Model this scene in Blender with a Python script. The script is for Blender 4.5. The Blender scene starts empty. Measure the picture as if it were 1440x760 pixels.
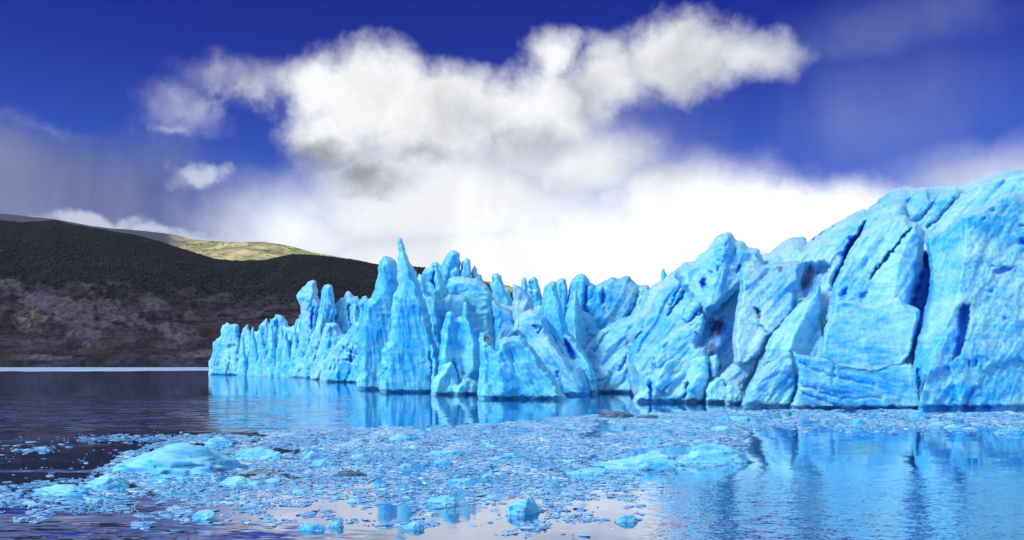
import bpy, math, random
import numpy as np
from mathutils import Vector, Matrix

random.seed(7)
rng = np.random.default_rng(7)
scene = bpy.context.scene
HAZE = 0.000009
COL = scene.collection
R = math.radians

# ------------------------------------------------------------------ survey of the place
# The viewpoint stands on a boat deck 8 m over the lake, looking north (+Y).
F = 1247.0            # focal length in photo pixels
CX, HY = 720.0, 513.0 # centre column and horizon row
H = 8.0               # eye height


def wl_depth(py):     # distance of a point of the water seen on row py
    return H * F / (py - HY)


def ground(px, py):
    y = wl_depth(py)
    return ((px - CX) / F * y, y)


# ------------------------------------------------------------------ numpy noise
_perm = rng.permutation(256)
_perm = np.concatenate([_perm, _perm, _perm])
_grad = rng.normal(size=(256, 3))
_grad /= np.linalg.norm(_grad, axis=1)[:, None]


def perlin(x, y, z=0.0):
    x, y, z = np.broadcast_arrays(np.asarray(x, float), np.asarray(y, float), np.asarray(z, float))
    xi, yi, zi = np.floor(x).astype(int), np.floor(y).astype(int), np.floor(z).astype(int)
    xf, yf, zf = x - xi, y - yi, z - zi
    fade = lambda t: t * t * t * (t * (t * 6 - 15) + 10)
    u, v, w = fade(xf), fade(yf), fade(zf)

    def g(i, j, k):
        h = _perm[(_perm[(_perm[(xi + i) & 255] + ((yi + j) & 255))] + ((zi + k) & 255))] & 255
        gr = _grad[h]
        return gr[..., 0] * (xf - i) + gr[..., 1] * (yf - j) + gr[..., 2] * (zf - k)
    a = g(0, 0, 0) * (1 - u) + g(1, 0, 0) * u
    b = g(0, 1, 0) * (1 - u) + g(1, 1, 0) * u
    c = g(0, 0, 1) * (1 - u) + g(1, 0, 1) * u
    d = g(0, 1, 1) * (1 - u) + g(1, 1, 1) * u
    return ((a * (1 - v) + b * v) * (1 - w) + (c * (1 - v) + d * v) * w) * 1.6


def fbm(x, y, z=0.0, oct=4, gain=0.5):
    s, a = 0.0, 1.0
    for i in range(oct):
        s = s + a * perlin(x * 2 ** i + 17.3 * i, y * 2 ** i + 5.1 * i, z * 2 ** i + 3.7 * i)
        a *= gain
    return s


def ridged(x, y, z=0.0, oct=4, gain=0.5):
    s, a = 0.0, 1.0
    for i in range(oct):
        s = s + a * (1 - 2 * np.abs(perlin(x * 2 ** i + 9.3 * i, y * 2 ** i + 4.1 * i, z * 2 ** i + 1.7 * i)))
        a *= gain
    return s


def blocks(x, y, seed=0, tilt=1.0, mode='max', curv=0.9):
    """broken block relief: the envelope of one tilted, bulging face per cell"""
    xi, yi = np.floor(x).astype(int), np.floor(y).astype(int)
    out = None
    for dx in (-1, 0, 1, 2, -2)[:3]:
        for dy in (-1, 0, 1):
            cx, cy = xi + dx, yi + dy
            h = (_perm[(_perm[(cx + seed) & 255] + (cy & 255))] & 255)
            h2 = _perm[h + 7] & 255
            h3 = _perm[h2 + 31] & 255
            jx, jy = cx + h / 255.0, cy + h2 / 255.0
            gx, gy = _grad[h3, 0] * tilt, _grad[h3, 1] * tilt
            a = _grad[h3, 2] * 0.5
            px, py = x - jx, y - jy
            if mode == 'max':
                v = a + gx * px + gy * py - curv * (px * px + py * py)
                out = v if out is None else np.maximum(out, v)
            else:
                v = a + gx * px + gy * py + curv * (px * px + py * py)
                out = v if out is None else np.minimum(out, v)
    return out


def sstep(a, b, x):
    t = np.clip((x - a) / (b - a), 0, 1)
    return t * t * (3 - 2 * t)


# ------------------------------------------------------------------ polygon helpers
def chaikin(p, closed=True, n=1):
    p = np.asarray(p, float)
    for _ in range(n):
        q = np.roll(p, -1, 0) if closed else p[1:]
        b = p if closed else p[:-1]
        new = np.empty((2 * len(b), 2))
        new[0::2] = b * 0.88 + q * 0.12
        new[1::2] = b * 0.12 + q * 0.88
        if not closed:
            new = np.vstack([p[:1], new, p[-1:]])
        p = new
    return p


def inside(P, poly):
    x, y = P[:, 0], P[:, 1]
    r = np.zeros(len(P), bool)
    n = len(poly)
    for i in range(n):
        x1, y1 = poly[i]
        x2, y2 = poly[(i + 1) % n]
        if y1 == y2:
            continue
        c = (y1 > y) != (y2 > y)
        r ^= c & (x < (x2 - x1) * (y - y1) / (y2 - y1) + x1)
    return r


def near(P, line, closed=False, mask=None):
    """distance to a polyline, nearest point and side (>0 to its right, going down it)"""
    line = np.asarray(line, float)
    n = len(line) if closed else len(line) - 1
    best = np.full(len(P), 1e9)
    pt = np.zeros_like(P)
    side = np.zeros(len(P))
    for i in range(n):
        if mask is not None and not mask[i]:
            continue
        a, b = line[i], line[(i + 1) % len(line)]
        e = b - a
        L = max(e @ e, 1e-9)
        t = np.clip(((P - a) @ e) / L, 0, 1)
        q = a + t[:, None] * e
        d = np.hypot(P[:, 0] - q[:, 0], P[:, 1] - q[:, 1])
        m = d < best
        best[m] = d[m]
        pt[m] = q[m]
        side[m] = (e[0] * (P[m, 1] - a[1]) - e[1] * (P[m, 0] - a[0]))
    return best, pt, side


FR = dict(A=(290, 370), B=(480, 330), C=(500, 375), D=(740, 375), E=(800, 300), F=(840, 400), G=(1080, 230), H=(1080, 400))


def fr(k, pts):       # survey sheets are drawn at four times the photo's scale
    ox, oy = FR[k]
    return [(ox + x / 4.0, oy + y / 4.0) for x, y in pts]


# ------------------------------------------------------------------ objects
def tag(o, label=None, cat=None, group=None, kind=None):
    if label: o['label'] = label
    if cat: o['category'] = cat
    if group: o['group'] = group
    if kind: o['kind'] = kind
    return o


def mesh_np(name, V, faces, mat, parent=None, smooth=True, attrs=None, matidx=None):
    """V (n,3); faces: list of (m,k) int arrays of tris or quads"""
    me = bpy.data.meshes.new(name)
    V = np.asarray(V, np.float32)
    faces = [np.asarray(f, np.int32) for f in (faces if isinstance(faces, list) else [faces]) if len(f)]
    me.vertices.add(len(V))
    me.vertices.foreach_set('co', V.ravel())
    loops = np.concatenate([f.ravel() for f in faces])
    sizes = np.concatenate([np.full(len(f), f.shape[1], np.int32) for f in faces])
    starts = np.concatenate([[0], np.cumsum(sizes)[:-1]]).astype(np.int32)
    me.loops.add(len(loops))
    me.loops.foreach_set('vertex_index', loops)
    me.polygons.add(len(sizes))
    me.polygons.foreach_set('loop_start', starts)
    me.polygons.foreach_set('loop_total', sizes)
    me.polygons.foreach_set('use_smooth', np.full(len(sizes), smooth, bool))
    for k, a in (attrs or {}).items():
        at = me.attributes.new(k, 'FLOAT', 'POINT')
        at.data.foreach_set('value', np.asarray(a, np.float32))
    me.update(calc_edges=True)
    me.validate()
    me.materials.append(mat)
    o = bpy.data.objects.new(name, me)
    COL.objects.link(o)
    if parent: o.parent = parent
    return o


def empty(name, loc=(0, 0, 0)):
    o = bpy.data.objects.new(name, None)
    o.location = loc
    o.empty_display_size = 1
    COL.objects.link(o)
    return o


# ------------------------------------------------------------------ materials
def new_mat(name):
    m = bpy.data.materials.new(name)
    m.use_nodes = True
    nt = m.node_tree
    for n in list(nt.nodes):
        nt.nodes.remove(n)
    out = nt.nodes.new('ShaderNodeOutputMaterial')
    return m, nt, out


class NB:
    """short-hand for wiring nodes"""
    def __init__(s, nt): s.nt = nt
    def n(s, t, **k):
        x = s.nt.nodes.new('ShaderNode' + t)
        for a, b in k.items(): setattr(x, a, b)
        return x
    def l(s, a, b): s.nt.links.new(a, b)
    def put(s, sock, v):
        if isinstance(v, (int, float)): sock.default_value = v
        elif isinstance(v, (tuple, list)): sock.default_value = tuple(v) if len(v) == len(sock.default_value) else tuple(v) + (1,)
        else: s.l(v, sock)
    def math(s, op, a, b=None, c=None, clamp=False):
        x = s.n('Math', operation=op, use_clamp=clamp)
        s.put(x.inputs[0], a)
        if b is not None: s.put(x.inputs[1], b)
        if c is not None: s.put(x.inputs[2], c)
        return x.outputs[0]
    def vmath(s, op, a, b=None):
        x = s.n('VectorMath', operation=op)
        s.put(x.inputs[0], a)
        if b is not None: s.put(x.inputs[1], b)
        return x.outputs['Value'] if op in ('LENGTH', 'DOT_PRODUCT') else x.outputs[0]
    def mapr(s, v, a, b, c=0.0, d=1.0, smooth=True):
        x = s.n('MapRange', interpolation_type='SMOOTHSTEP' if smooth else 'LINEAR')
        s.put(x.inputs['Value'], v)
        for k, q in zip(('From Min', 'From Max', 'To Min', 'To Max'), (a, b, c, d)): s.put(x.inputs[k], q)
        return x.outputs[0]
    def noise(s, vec, scale, detail=4, rough=0.55, dist=0.0, lac=2.0):
        x = s.n('TexNoise')
        s.put(x.inputs['Vector'], vec)
        for k, q in (('Scale', scale), ('Detail', detail), ('Roughness', rough), ('Distortion', dist), ('Lacunarity', lac)):
            x.inputs[k].default_value = q
        return x.outputs['Fac']
    def mix(s, f, a, b, mode='MIX'):
        x = s.n('Mix', data_type='RGBA', blend_type=mode)
        s.put(x.inputs[0], f); s.put(x.inputs[6], a); s.put(x.inputs[7], b)
        return x.outputs[2]
    def attr(s, name):
        x = s.n('Attribute', attribute_name=name)
        return x.outputs['Fac']
    def mapping(s, vec, scale=(1, 1, 1), rot=(0, 0, 0), loc=(0, 0, 0)):
        x = s.n('Mapping')
        s.put(x.inputs['Vector'], vec)
        x.inputs['Scale'].default_value = scale
        x.inputs['Rotation'].default_value = rot
        x.inputs['Location'].default_value = loc
        return x.outputs[0]
    def bump(s, h, strength, dist, normal=None):
        x = s.n('Bump')
        s.put(x.inputs['Height'], h)
        s.put(x.inputs['Strength'], strength); s.put(x.inputs['Distance'], dist)
        if normal is not None: s.l(normal, x.inputs['Normal'])
        return x.outputs[0]


ICE_PALE = (0.22, 0.76, 0.97)
ICE_MID = (0.026, 0.47, 0.95)
ICE_BLUE = (0.008, 0.27, 0.99)


def ice_material(name, pale=ICE_PALE, mid=ICE_MID, scale=1.0, strata=0.35, bump=1.0, sss=0.0):
    m, nt, out = new_mat(name)
    b = NB(nt)
    geo = b.n('NewGeometry')
    P = geo.outputs['Position']
    p = b.n('BsdfPrincipled')
    # weathered bubbly ice and denser blue ice in patches
    n1 = b.noise(P, 0.05 / scale, 5, 0.6, 0.6)
    n2 = b.noise(b.mapping(P, (1, 1, 3.5), (R(12), R(-18), 0)), 0.10 / scale, 5, 0.65, 0.4)
    n3 = b.noise(P, 0.7 / scale, 4, 0.6)
    f = b.math('ADD', b.math('MULTIPLY', n1, 0.9), b.math('MULTIPLY', n2, 0.7))
    f = b.math('ADD', f, b.math('MULTIPLY', b.math('SUBTRACT', n3, 0.15), 0.50))
    f = b.mapr(f, 0.80, 1.18)
    pale_c = b.mix(b.attr('grime'), pale, (0.50, 0.78, 0.94))
    col = b.mix(f, pale_c, mid)
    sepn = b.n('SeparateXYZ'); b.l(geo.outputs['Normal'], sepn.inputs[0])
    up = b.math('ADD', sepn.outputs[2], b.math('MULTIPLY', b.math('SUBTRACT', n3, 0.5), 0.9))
    col = b.mix(b.math('MULTIPLY', b.mapr(up, 0.40, 0.95), 0.36), col, (0.52, 0.84, 0.97))  # paler crust on upward faces, painted in as a ridge highlight
    # annual layers
    w = b.noise(b.mapping(P, (0.02, 0.02, 1.0), (R(6), R(-10), 0)), 1.1 / scale, 4, 0.7, 0.3)
    w = b.mapr(w, 0.55, 0.68)
    w = b.math('MULTIPLY', w, strata)
    col = b.mix(w, col, mid)
    blue = b.attr('blue')
    col = b.mix(blue, col, ICE_BLUE)
    # dust and grit carried on the ice
    d = b.attr('dirt')
    dn = b.noise(b.mapping(P, (1.6, 1.0, 0.55), (0, R(38), 0)), 0.9 / scale, 6, 0.75, 0.5)
    dd = b.mapr(b.math('ADD', d, b.math('MULTIPLY', b.math('SUBTRACT', dn, 0.5), 1.5)), 0.34, 0.85)
    dd = b.math('MULTIPLY', dd, b.mapr(d, 0.02, 0.2))
    col = b.mix(b.math('MULTIPLY', dd, 0.8), col, (0.085, 0.075, 0.13))
    fd = b.noise(b.mapping(P, (1.3, 1.0, 0.4), (0, R(38), 0)), 0.5 / scale, 7, 0.8, 0.3)
    fd = b.math('MULTIPLY', b.mapr(fd, 0.57, 0.74), b.math('MULTIPLY', b.attr('grime'), 0.9))
    col = b.mix(fd, col, (0.20, 0.22, 0.40))
    b.l(col, p.inputs['Base Color'])
    p.inputs['Roughness'].default_value = 0.45
    p.inputs['IOR'].default_value = 1.31
    p.inputs['Specular IOR Level'].default_value = 0.3
    if sss:
        p.inputs['Subsurface Weight'].default_value = sss
        p.inputs['Subsurface Radius'].default_value = (0.08, 0.5, 1.0)
        p.inputs['Subsurface Scale'].default_value = 3.0 * scale
    # melt scallops and fractures
    s1 = b.noise(P, 1.3 / scale, 5, 0.62)
    vor = b.n('TexVoronoi', feature='SMOOTH_F1')
    b.put(vor.inputs['Vector'], b.mapping(P, (1, 1, 1.5)))
    vor.inputs['Scale'].default_value = 0.85 / scale
    vor.inputs['Smoothness'].default_value = 0.35
    s2 = b.math('MULTIPLY', vor.outputs['Distance'], b.attr('scallop'))
    s3 = b.noise(P, 6.0 / scale, 4, 0.7)
    h = b.math('ADD', b.math('MULTIPLY', s1, 0.30), b.math('MULTIPLY', s2, 0.40))
    h = b.math('ADD', h, b.math('MULTIPLY', s3, 0.10))
    s4 = b.noise(b.mapping(P, (1.6, 1.0, 0.25), (0, R(38), 0)), 1.2 / scale, 4, 0.6, 0.2)
    h = b.math('ADD', h, b.math('MULTIPLY', s4, b.math('MULTIPLY', b.attr('grime'), 1.1)))
    b.l(b.bump(h, 0.75 * bump, 0.95 * scale), p.inputs['Normal'])
    b.l(p.outputs[0], out.inputs[0])
    return m


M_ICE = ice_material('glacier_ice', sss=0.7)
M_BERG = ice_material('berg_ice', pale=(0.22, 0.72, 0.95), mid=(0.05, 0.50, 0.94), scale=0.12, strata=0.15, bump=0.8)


def brash_material():
    m, nt, out = new_mat('brash_ice')
    b = NB(nt)
    p = b.n('BsdfPrincipled')
    v = b.attr('tone')
    col = b.mix(b.mapr(v, 0.0, 0.75), (0.10, 0.36, 0.74), (0.24, 0.58, 0.88))
    col = b.mix(b.mapr(v, 0.8, 0.97), col, (0.58, 0.82, 0.94))
    col = b.mix(b.mapr(v, 0.05, 0.02), col, (0.05, 0.055, 0.07))
    b.l(col, p.inputs['Base Color'])
    p.inputs['Roughness'].default_value = 0.28
    p.inputs['IOR'].default_value = 1.31
    b.l(p.outputs[0], out.inputs[0])
    return m


M_BRASH = brash_material()


def rock_material():
    m, nt, out = new_mat('hill_ground')
    b = NB(nt)
    geo = b.n('NewGeometry')
    P = geo.outputs['Position']
    p = b.n('BsdfPrincipled')
    a = b.noise(b.mapping(P, (1, 0.6, 2.2), (0, R(14), 0)), 0.006, 8, 0.68, 1.0)
    s = b.noise(b.mapping(P, (0.6, 0.4, 4.0), (0, R(16), 0)), 0.016, 7, 0.72, 0.8)
    c = b.mix(b.mapr(a, 0.40, 0.62), (0.022, 0.021, 0.031), (0.074, 0.068, 0.098))
    c = b.mix(b.mapr(s, 0.48, 0.62), c, (0.016, 0.014, 0.022))
    br = b.noise(P, 0.0045, 6, 0.65, 0.6)
    c = b.mix(b.math('MULTIPLY', b.mapr(br, 0.54, 0.68), 0.6), c, (0.058, 0.038, 0.034))
    c = b.mix(b.attr('scree'), c, b.mix(b.noise(P, 0.05, 6, 0.75), (0.070, 0.064, 0.092), (0.135, 0.125, 0.170)))
    c = b.mix(b.attr('pale'), c, b.mix(b.mapr(b.noise(b.mapping(P, (1.2, 1, .5)), 0.03, 6, .75, 1.0), .38, .62), (0.05, 0.046, 0.048), (0.20, 0.18, 0.165)))
    c = b.mix(1.0, c, b.mapr(b.noise(P, 0.05, 8, 0.8), .30, .70, .45, 1.55), 'MULTIPLY')
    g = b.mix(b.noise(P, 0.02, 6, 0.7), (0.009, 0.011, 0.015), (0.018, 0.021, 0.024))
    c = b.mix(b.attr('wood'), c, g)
    b.l(c, p.inputs['Base Color'])
    p.inputs['Roughness'].default_value = 0.95
    p.inputs['Specular IOR Level'].default_value = 0.1
    hgt = b.math('ADD', b.math('MULTIPLY', s, 1.0), b.math('MULTIPLY', b.noise(P, 0.06, 6, 0.75), 0.7))
    b.l(b.bump(hgt, 1.0, 16.0), p.inputs['Normal'])
    b.l(p.outputs[0], out.inputs[0])
    return m


def grass_hill_material():
    m, nt, out = new_mat('sun_painted_grass')
    b = NB(nt)
    geo = b.n('NewGeometry')
    P = geo.outputs['Position']
    p = b.n('BsdfPrincipled')
    a = b.noise(b.mapping(P, (1, 1, 2)), 0.006, 8, 0.72, 0.6)
    c = b.mix(b.mapr(a, 0.42, 0.60), (0.26, 0.29, 0.12), (0.72, 0.62, 0.33))  # bright tones carry the sunlight of the ridge
    k = b.noise(P, 0.014, 6, 0.75, 0.4)
    c = b.mix(b.mapr(k, 0.54, 0.63), c, (0.06, 0.09, 0.05))
    c = b.mix(b.attr('dark_left'), c, (0.075, 0.08, 0.115))
    b.l(c, p.inputs['Base Color'])
    p.inputs['Roughness'].default_value = 1.0
    p.inputs['Specular IOR Level'].default_value = 0.05
    b.l(b.bump(a, 0.6, 30.0), p.inputs['Normal'])
    b.l(p.outputs[0], out.inputs[0])
    return m


def leaf_material():
    m, nt, out = new_mat('beech_foliage')
    b = NB(nt)
    p = b.n('BsdfPrincipled')
    v = b.attr('tone')
    c = b.mix(v, (0.010, 0.013, 0.017), (0.018, 0.022, 0.024))
    c = b.mix(b.mapr(v, 0.9, 1.0), c, (0.055, 0.045, 0.035))
    b.l(c, p.inputs['Base Color'])
    p.inputs['Roughness'].default_value = 0.9
    p.inputs['Specular IOR Level'].default_value = 0.1
    b.l(p.outputs[0], out.inputs[0])
    return m


def water_material():
    m, nt, out = new_mat('lake_water')
    b = NB(nt)
    geo = b.n('NewGeometry')
    P = geo.outputs['Position']
    sep = b.n('SeparateXYZ'); b.l(P, sep.inputs[0])
    X, Y = sep.outputs[0], sep.outputs[1]
    # breeze: cat's paws on the open water left, ruffled water in the right foreground
    wander = b.noise(b.mapping(P, (0.5, 1, 1)), 0.035, 3, 0.5)
    wv = b.math('MULTIPLY', b.math('SUBTRACT', wander, 0.5), 40.0)
    Yw = b.math('ADD', Y, wv)
    left = b.math('MULTIPLY', b.mapr(Yw, 95, 118), b.mapr(Yw, 255, 190))
    xl = b.math('ADD', X, b.math('MULTIPLY', Y, 0.17))
    left = b.math('MULTIPLY', left, b.mapr(xl, 3, -8))
    xr = b.math('SUBTRACT', b.math('ADD', X, b.math('MULTIPLY', wv, 0.15)), b.math('MULTIPLY', Y, 0.10))
    right = b.math('MULTIPLY', b.mapr(xr, 1.5, 5), b.mapr(b.math('ADD', Y, b.math('MULTIPLY', wv, 0.3)), 74, 52))
    near_ = b.math('MULTIPLY', b.mapr(b.math('ADD', Y, b.math('MULTIPLY', X, -0.02)), 47, 43), b.mapr(X, -8, -14))
    near2 = b.mapr(Y, 44, 41)
    streak = b.noise(b.mapping(P, (0.12, 1.0, 1)), 0.14, 3, 0.6, 0.5)
    streak = b.mapr(streak, 0.52, 0.66)
    dark_l = b.math('MULTIPLY', b.math('MULTIPLY', b.mapr(xl, -8, -16), streak), b.mapr(Y, 130, 100))
    ruff = b.math('MAXIMUM', b.math('MULTIPLY', left, b.math('MULTIPLY_ADD', streak, 0.6, 0.4)), right)
    ruff = b.math('MAXIMUM', ruff, b.math('MULTIPLY', b.math('MAXIMUM', near_, near2), 0.9))
    ruff = b.math('MAXIMUM', ruff, b.math('MULTIPLY', dark_l, 0.5))
    def slopes(scale, sx, rot, det=3, rough=.6):
        x = b.n('TexNoise')
        b.put(x.inputs['Vector'], b.mapping(P, (sx, 1.0, 1), (0, 0, R(rot))))
        for k, q in (('Scale', scale), ('Detail', det), ('Roughness', rough)):
            x.inputs[k].default_value = q
        return b.vmath('SUBTRACT', x.outputs['Color'], (0.5, 0.5, 0.5))

    def amp(v, a):
        x = b.n('VectorMath', operation='SCALE')
        b.put(x.inputs[0], v); b.put(x.inputs['Scale'], a)
        return x.outputs[0]
    tot = amp(slopes(0.25, .35, 6), 0.034)                                   # faint swell everywhere
    tot = b.vmath('ADD', tot, amp(slopes(1.7, .6, 14), b.math('MULTIPLY_ADD', right, 0.20, 0.016)))
    tot = b.vmath('ADD', tot, amp(slopes(6.0, .7, -22, 2), b.math('MULTIPLY', right, 0.24)))
    lft = b.math('MULTIPLY', left, b.math('MULTIPLY_ADD', streak, 0.65, 0.35))
    lft = b.math('MAXIMUM', lft, b.math('MULTIPLY', dark_l, 0.85))
    tot = b.vmath('ADD', tot, amp(slopes(0.9, .22, 4, 4, .65), b.math('MULTIPLY', lft, 1.5)))
    nr_ = b.math('MAXIMUM', near_, b.math('MULTIPLY', near2, b.mapr(X, -4, -9)))
    tot = b.vmath('ADD', tot, amp(slopes(1.6, .30, 8, 2), b.math('MULTIPLY', nr_, 0.34)))
    sc_ = b.vmath('MULTIPLY', tot, (1.1, 1.0, 0.0))
    nrm = b.vmath('NORMALIZE', b.vmath('ADD', sc_, (0.0, 0.0, 1.0)))
    dif = b.n('BsdfDiffuse')
    dif.inputs['Color'].default_value = (0.006, 0.030, 0.17, 1)
    glo = b.n('BsdfGlossy')
    glo.inputs['Color'].default_value = (0.88, 0.94, 1.0, 1)
    glo.inputs['Roughness'].default_value = 0.05
    b.l(nrm, glo.inputs['Normal'])
    fr_ = b.n('Fresnel')
    fr_.inputs['IOR'].default_value = 2.2
    b.l(nrm, fr_.inputs['Normal'])
    mx = b.n('MixShader')
    b.l(b.mapr(fr_.outputs[0], 0.05, 0.55, 0.04, 0.86, False), mx.inputs[0])
    b.l(dif.outputs[0], mx.inputs[1])
    b.l(glo.outputs[0], mx.inputs[2])
    b.l(mx.outputs[0], out.inputs[0])
    return m


# ------------------------------------------------------------------ the glacier
glacier = empty('glacier', (20, 200, 0))
tag(glacier, 'huge pale blue glacier front of jagged ice spires standing in the lake', 'glacier')
STEP = 1.7


def serac(name, outline, wl, setb=0.0, lean=10, yaw=0, thick=5, width=14, pw=0.5, ridges=(), pits=(), slots=(),
          cracks=(), dirt=(), blue=(), grain=(90, 2.0), cell=7.0, amp=1.0, rough=1.0, scallop=0.35, grime=0.0,
          label=None, step=None, back=0.6, seed=None, base=True, raise_=(), soft=8.0, flare=False, fin=None):
    seed = seed if seed is not None else (abs(hash(str(outline[0]))) if False else int(sum(a * 7 + c * 13 for a, c in outline)) % 1000)
    if flare:
        cxm = sum(a for a, c in outline) / len(outline)
        outline = [(cxm + (a - cxm) * (1 + 0.55 * float(sstep(455, 520, c))), c) for a, c in outline]
    if wl >= 562:
        grime = max(grime, .35)
        if name == 'serac': thick *= 0.85
    step = step or (1.25 if outline[0][0] < 800 else 1.5)
    poly = chaikin(outline, True, 1)
    # natural unevenness of the edge
    fine = []
    for i in range(len(poly)):
        a, c = poly[i], poly[(i + 1) % len(poly)]
        n = max(1, int(np.hypot(*(c - a)) / 2.5))
        for k in range(n):
            fine.append(a + (c - a) * k / n)
    poly = np.array(fine)
    jx = fbm(poly[:, 0] * 0.13, poly[:, 1] * 0.13, seed * 1.7, 3, .65) * 1.6
    jy = fbm(poly[:, 0] * 0.13 + 50, poly[:, 1] * 0.13, seed * 1.7, 3, .65) * 1.6
    poly = poly + np.c_[jx, jy]
    x0, y0 = poly.min(0) - 2 * step
    x1, y1 = poly.max(0) + 2 * step
    nx, ny = int((x1 - x0) / step) + 1, int((y1 - y0) / step) + 1
    gx, gy = np.meshgrid(x0 + np.arange(nx) * step, y0 + np.arange(ny) * step)
    P = np.c_[gx.ravel(), gy.ravel()]
    ins = inside(P, poly)
    I = ins.reshape(ny, nx)
    cellin = I[:-1, :-1] | I[1:, :-1] | I[:-1, 1:] | I[1:, 1:]
    used = np.zeros((ny, nx), bool)
    for sy in (slice(0, -1), slice(1, None)):
        for sx in (slice(0, -1), slice(1, None)):
            used[sy, sx] |= cellin
    idx = np.full(ny * nx, -1)
    uidx = np.flatnonzero(used.ravel())
    idx[uidx] = np.arange(len(uidx))
    P = P[uidx]
    ins = ins[uidx]
    d, q, _ = near(P, poly, True)
    P = np.where(ins[:, None], P, q)
    d = np.where(ins, d, 0.0)
    # the foot of the ice runs on under water: it does not round off there
    mid = (poly + np.roll(poly, -1, 0)) / 2
    top = mid[:, 1] < wl + (1.0 if base else 1e6)
    if not top.all():
        ds, _, _ = near(P, poly, True, top)
    else:
        ds = d
    # the shoulder between edge and face: chamfered here, sheer there
    wv = 0.7 * width * (0.75 + 0.55 * perlin(P[:, 0] * .045, P[:, 1] * .045, seed * .77))
    s = np.clip(ds / np.maximum(wv, 3.0), 0, 1)
    off = thick * (0.45 * (1 - (1 - s) ** 2) ** pw + 0.55 * s)
    inner = np.clip(ds / 5.0, 0, 1)
    for line, hgt, wl_, wr_ in ridges:
        dr, _, sd = near(P, chaikin(line, False, 1))
        wid = np.where(sd > 0, wl_, wr_)
        off = off + hgt * np.clip(1 - dr / wid, 0, 1) * inner
    # local coordinates in metres on the face
    Y0 = wl_depth(wl)
    m_per_px = Y0 / F
    U, Vv = P[:, 0] * m_per_px, -P[:, 1] * m_per_px
    ang = R(grain[0])
    along = (U * math.cos(ang) + Vv * math.sin(ang)) / grain[1]
    across = -U * math.sin(ang) + Vv * math.cos(ang)
    wx = fbm(U * 0.12, Vv * 0.12, seed + .5, 3) * 1.6
    wy = fbm(U * 0.12 + 31, Vv * 0.12, seed + .5, 3) * 1.6
    a_, c_ = (along + wx) / cell, (across + wy) / cell
    rel = 0.10 * cell * blocks(a_, c_, seed, 1.0, 'max', 0.6)
    rel += 0.15 * cell * blocks(a_ * 1.3 + 9, c_ * 1.3, seed + 40, 1.5, 'min', 0.45)
    rel += 0.05 * cell * blocks(a_ * 2.7, c_ * 2.7, seed + 80, 1.5, 'max', 0.5)
    rel += 0.035 * cell * blocks(a_ * 3.6, c_ * 3.1, seed + 120, 1.7, 'min', 0.4)
    fine_ = 0.40 * ridged(along * 0.16, across * 0.30, seed * 0.3, 4, 0.55) + 0.30 * fbm(along * 0.45, across * 0.7, seed, 4, 0.65)
    off = off + (rel * amp + fine_ * rough) * np.clip(ds / soft, 0.0, 1)
    if fin:
        A_, per, ga = fin
        g1 = R(ga)
        al, ac = U * math.cos(g1) + Vv * math.sin(g1), -U * math.sin(g1) + Vv * math.cos(g1)
        cc = ac / per + 0.9 * fbm(al * .022 / per * 5, ac * .05, seed + 2.2, 3) + 0.35 * perlin(al * .12, ac * .1, seed + 7.7)
        k0 = np.floor(cc)
        t0 = cc - k0
        hsh = _perm[(k0.astype(int) * 7 + seed) & 255] / 255.0
        ends = np.clip(0.5 + 1.4 * perlin(al / (per * 3.0) + hsh * 20, hsh * 9, 1.5), 0.1, 1)
        off = off + A_ * (0.35 + 0.65 * hsh) * ends * np.where(t0 < .10, t0 / .10, 1 - (t0 - .10) / .90) * np.clip(ds / 6.0, 0, 1)
    blue_a = np.zeros(len(P)); dirt_a = np.zeros(len(P))
    Pw = P + np.c_[fbm(P[:, 0] * .08, P[:, 1] * .08, 3.3, 3), fbm(P[:, 0] * .08 + 70, P[:, 1] * .08, 3.3, 3)] * 2.6 + np.c_[perlin(P[:, 0] * .28, P[:, 1] * .28, 3.3), perlin(P[:, 0] * .28 + 70, P[:, 1] * .28, 3.3)] * 1.3
    for pg, hgt, w_ in raise_:
        pg = chaikin(pg, True, 1)
        din, _, _ = near(Pw, pg, True)
        off = off + np.where(inside(Pw, pg), hgt * sstep(0, w_, din), 0)
    for pg, dep, w_ in slots:
        pg = chaikin(pg, True, 1)
        din, _, _ = near(Pw, pg, True)
        k = np.where(inside(Pw, pg), sstep(0, w_, din), 0)
        off = off - 0.38 * dep * k
    for line, dep, w_ in cracks:
        dr, _, _ = near(Pw, line)
        ww = w_ * (0.6 + 0.8 * np.clip(0.5 + perlin(P[:, 0] * .09, P[:, 1] * .09, seed + 9.1), 0, 1))
        off = off - dep * np.exp(-(dr / ww) ** 2)
    for (ex, ey, rx, ry, rot, dep) in pits:
        c, s_ = math.cos(R(rot)), math.sin(R(rot))
        ux, uy = Pw[:, 0] - ex, Pw[:, 1] - ey
        rr = ((ux * c + uy * s_) / rx) ** 2 + ((-ux * s_ + uy * c) / ry) ** 2
        off = off - 0.36 * dep * np.clip(1 - rr, 0, 1) ** 1.1
    for (ex, ey, rx, ry, rot, k) in dirt:
        c, s_ = math.cos(R(rot)), math.sin(R(rot))
        ux, uy = P[:, 0] - ex, P[:, 1] - ey
        rr = np.sqrt(((ux * c + uy * s_) / rx) ** 2 + ((-ux * s_ + uy * c) / ry) ** 2)
        dirt_a = np.maximum(dirt_a, k * np.clip(1.15 - rr, 0, 1))
    for (ex, ey, rx, ry, rot, k) in blue:
        c, s_ = math.cos(R(rot)), math.sin(R(rot))
        ux, uy = Pw[:, 0] - ex, Pw[:, 1] - ey
        rr = np.sqrt(((ux * c + uy * s_) / rx) ** 2 + ((-ux * s_ + uy * c) / ry) ** 2)
        blue_a = np.maximum(blue_a, 0.85 * k * sstep(1.35, 0.35, rr + .3 * perlin(P[:, 0] * .2, P[:, 1] * .2, 6.6)))
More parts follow.
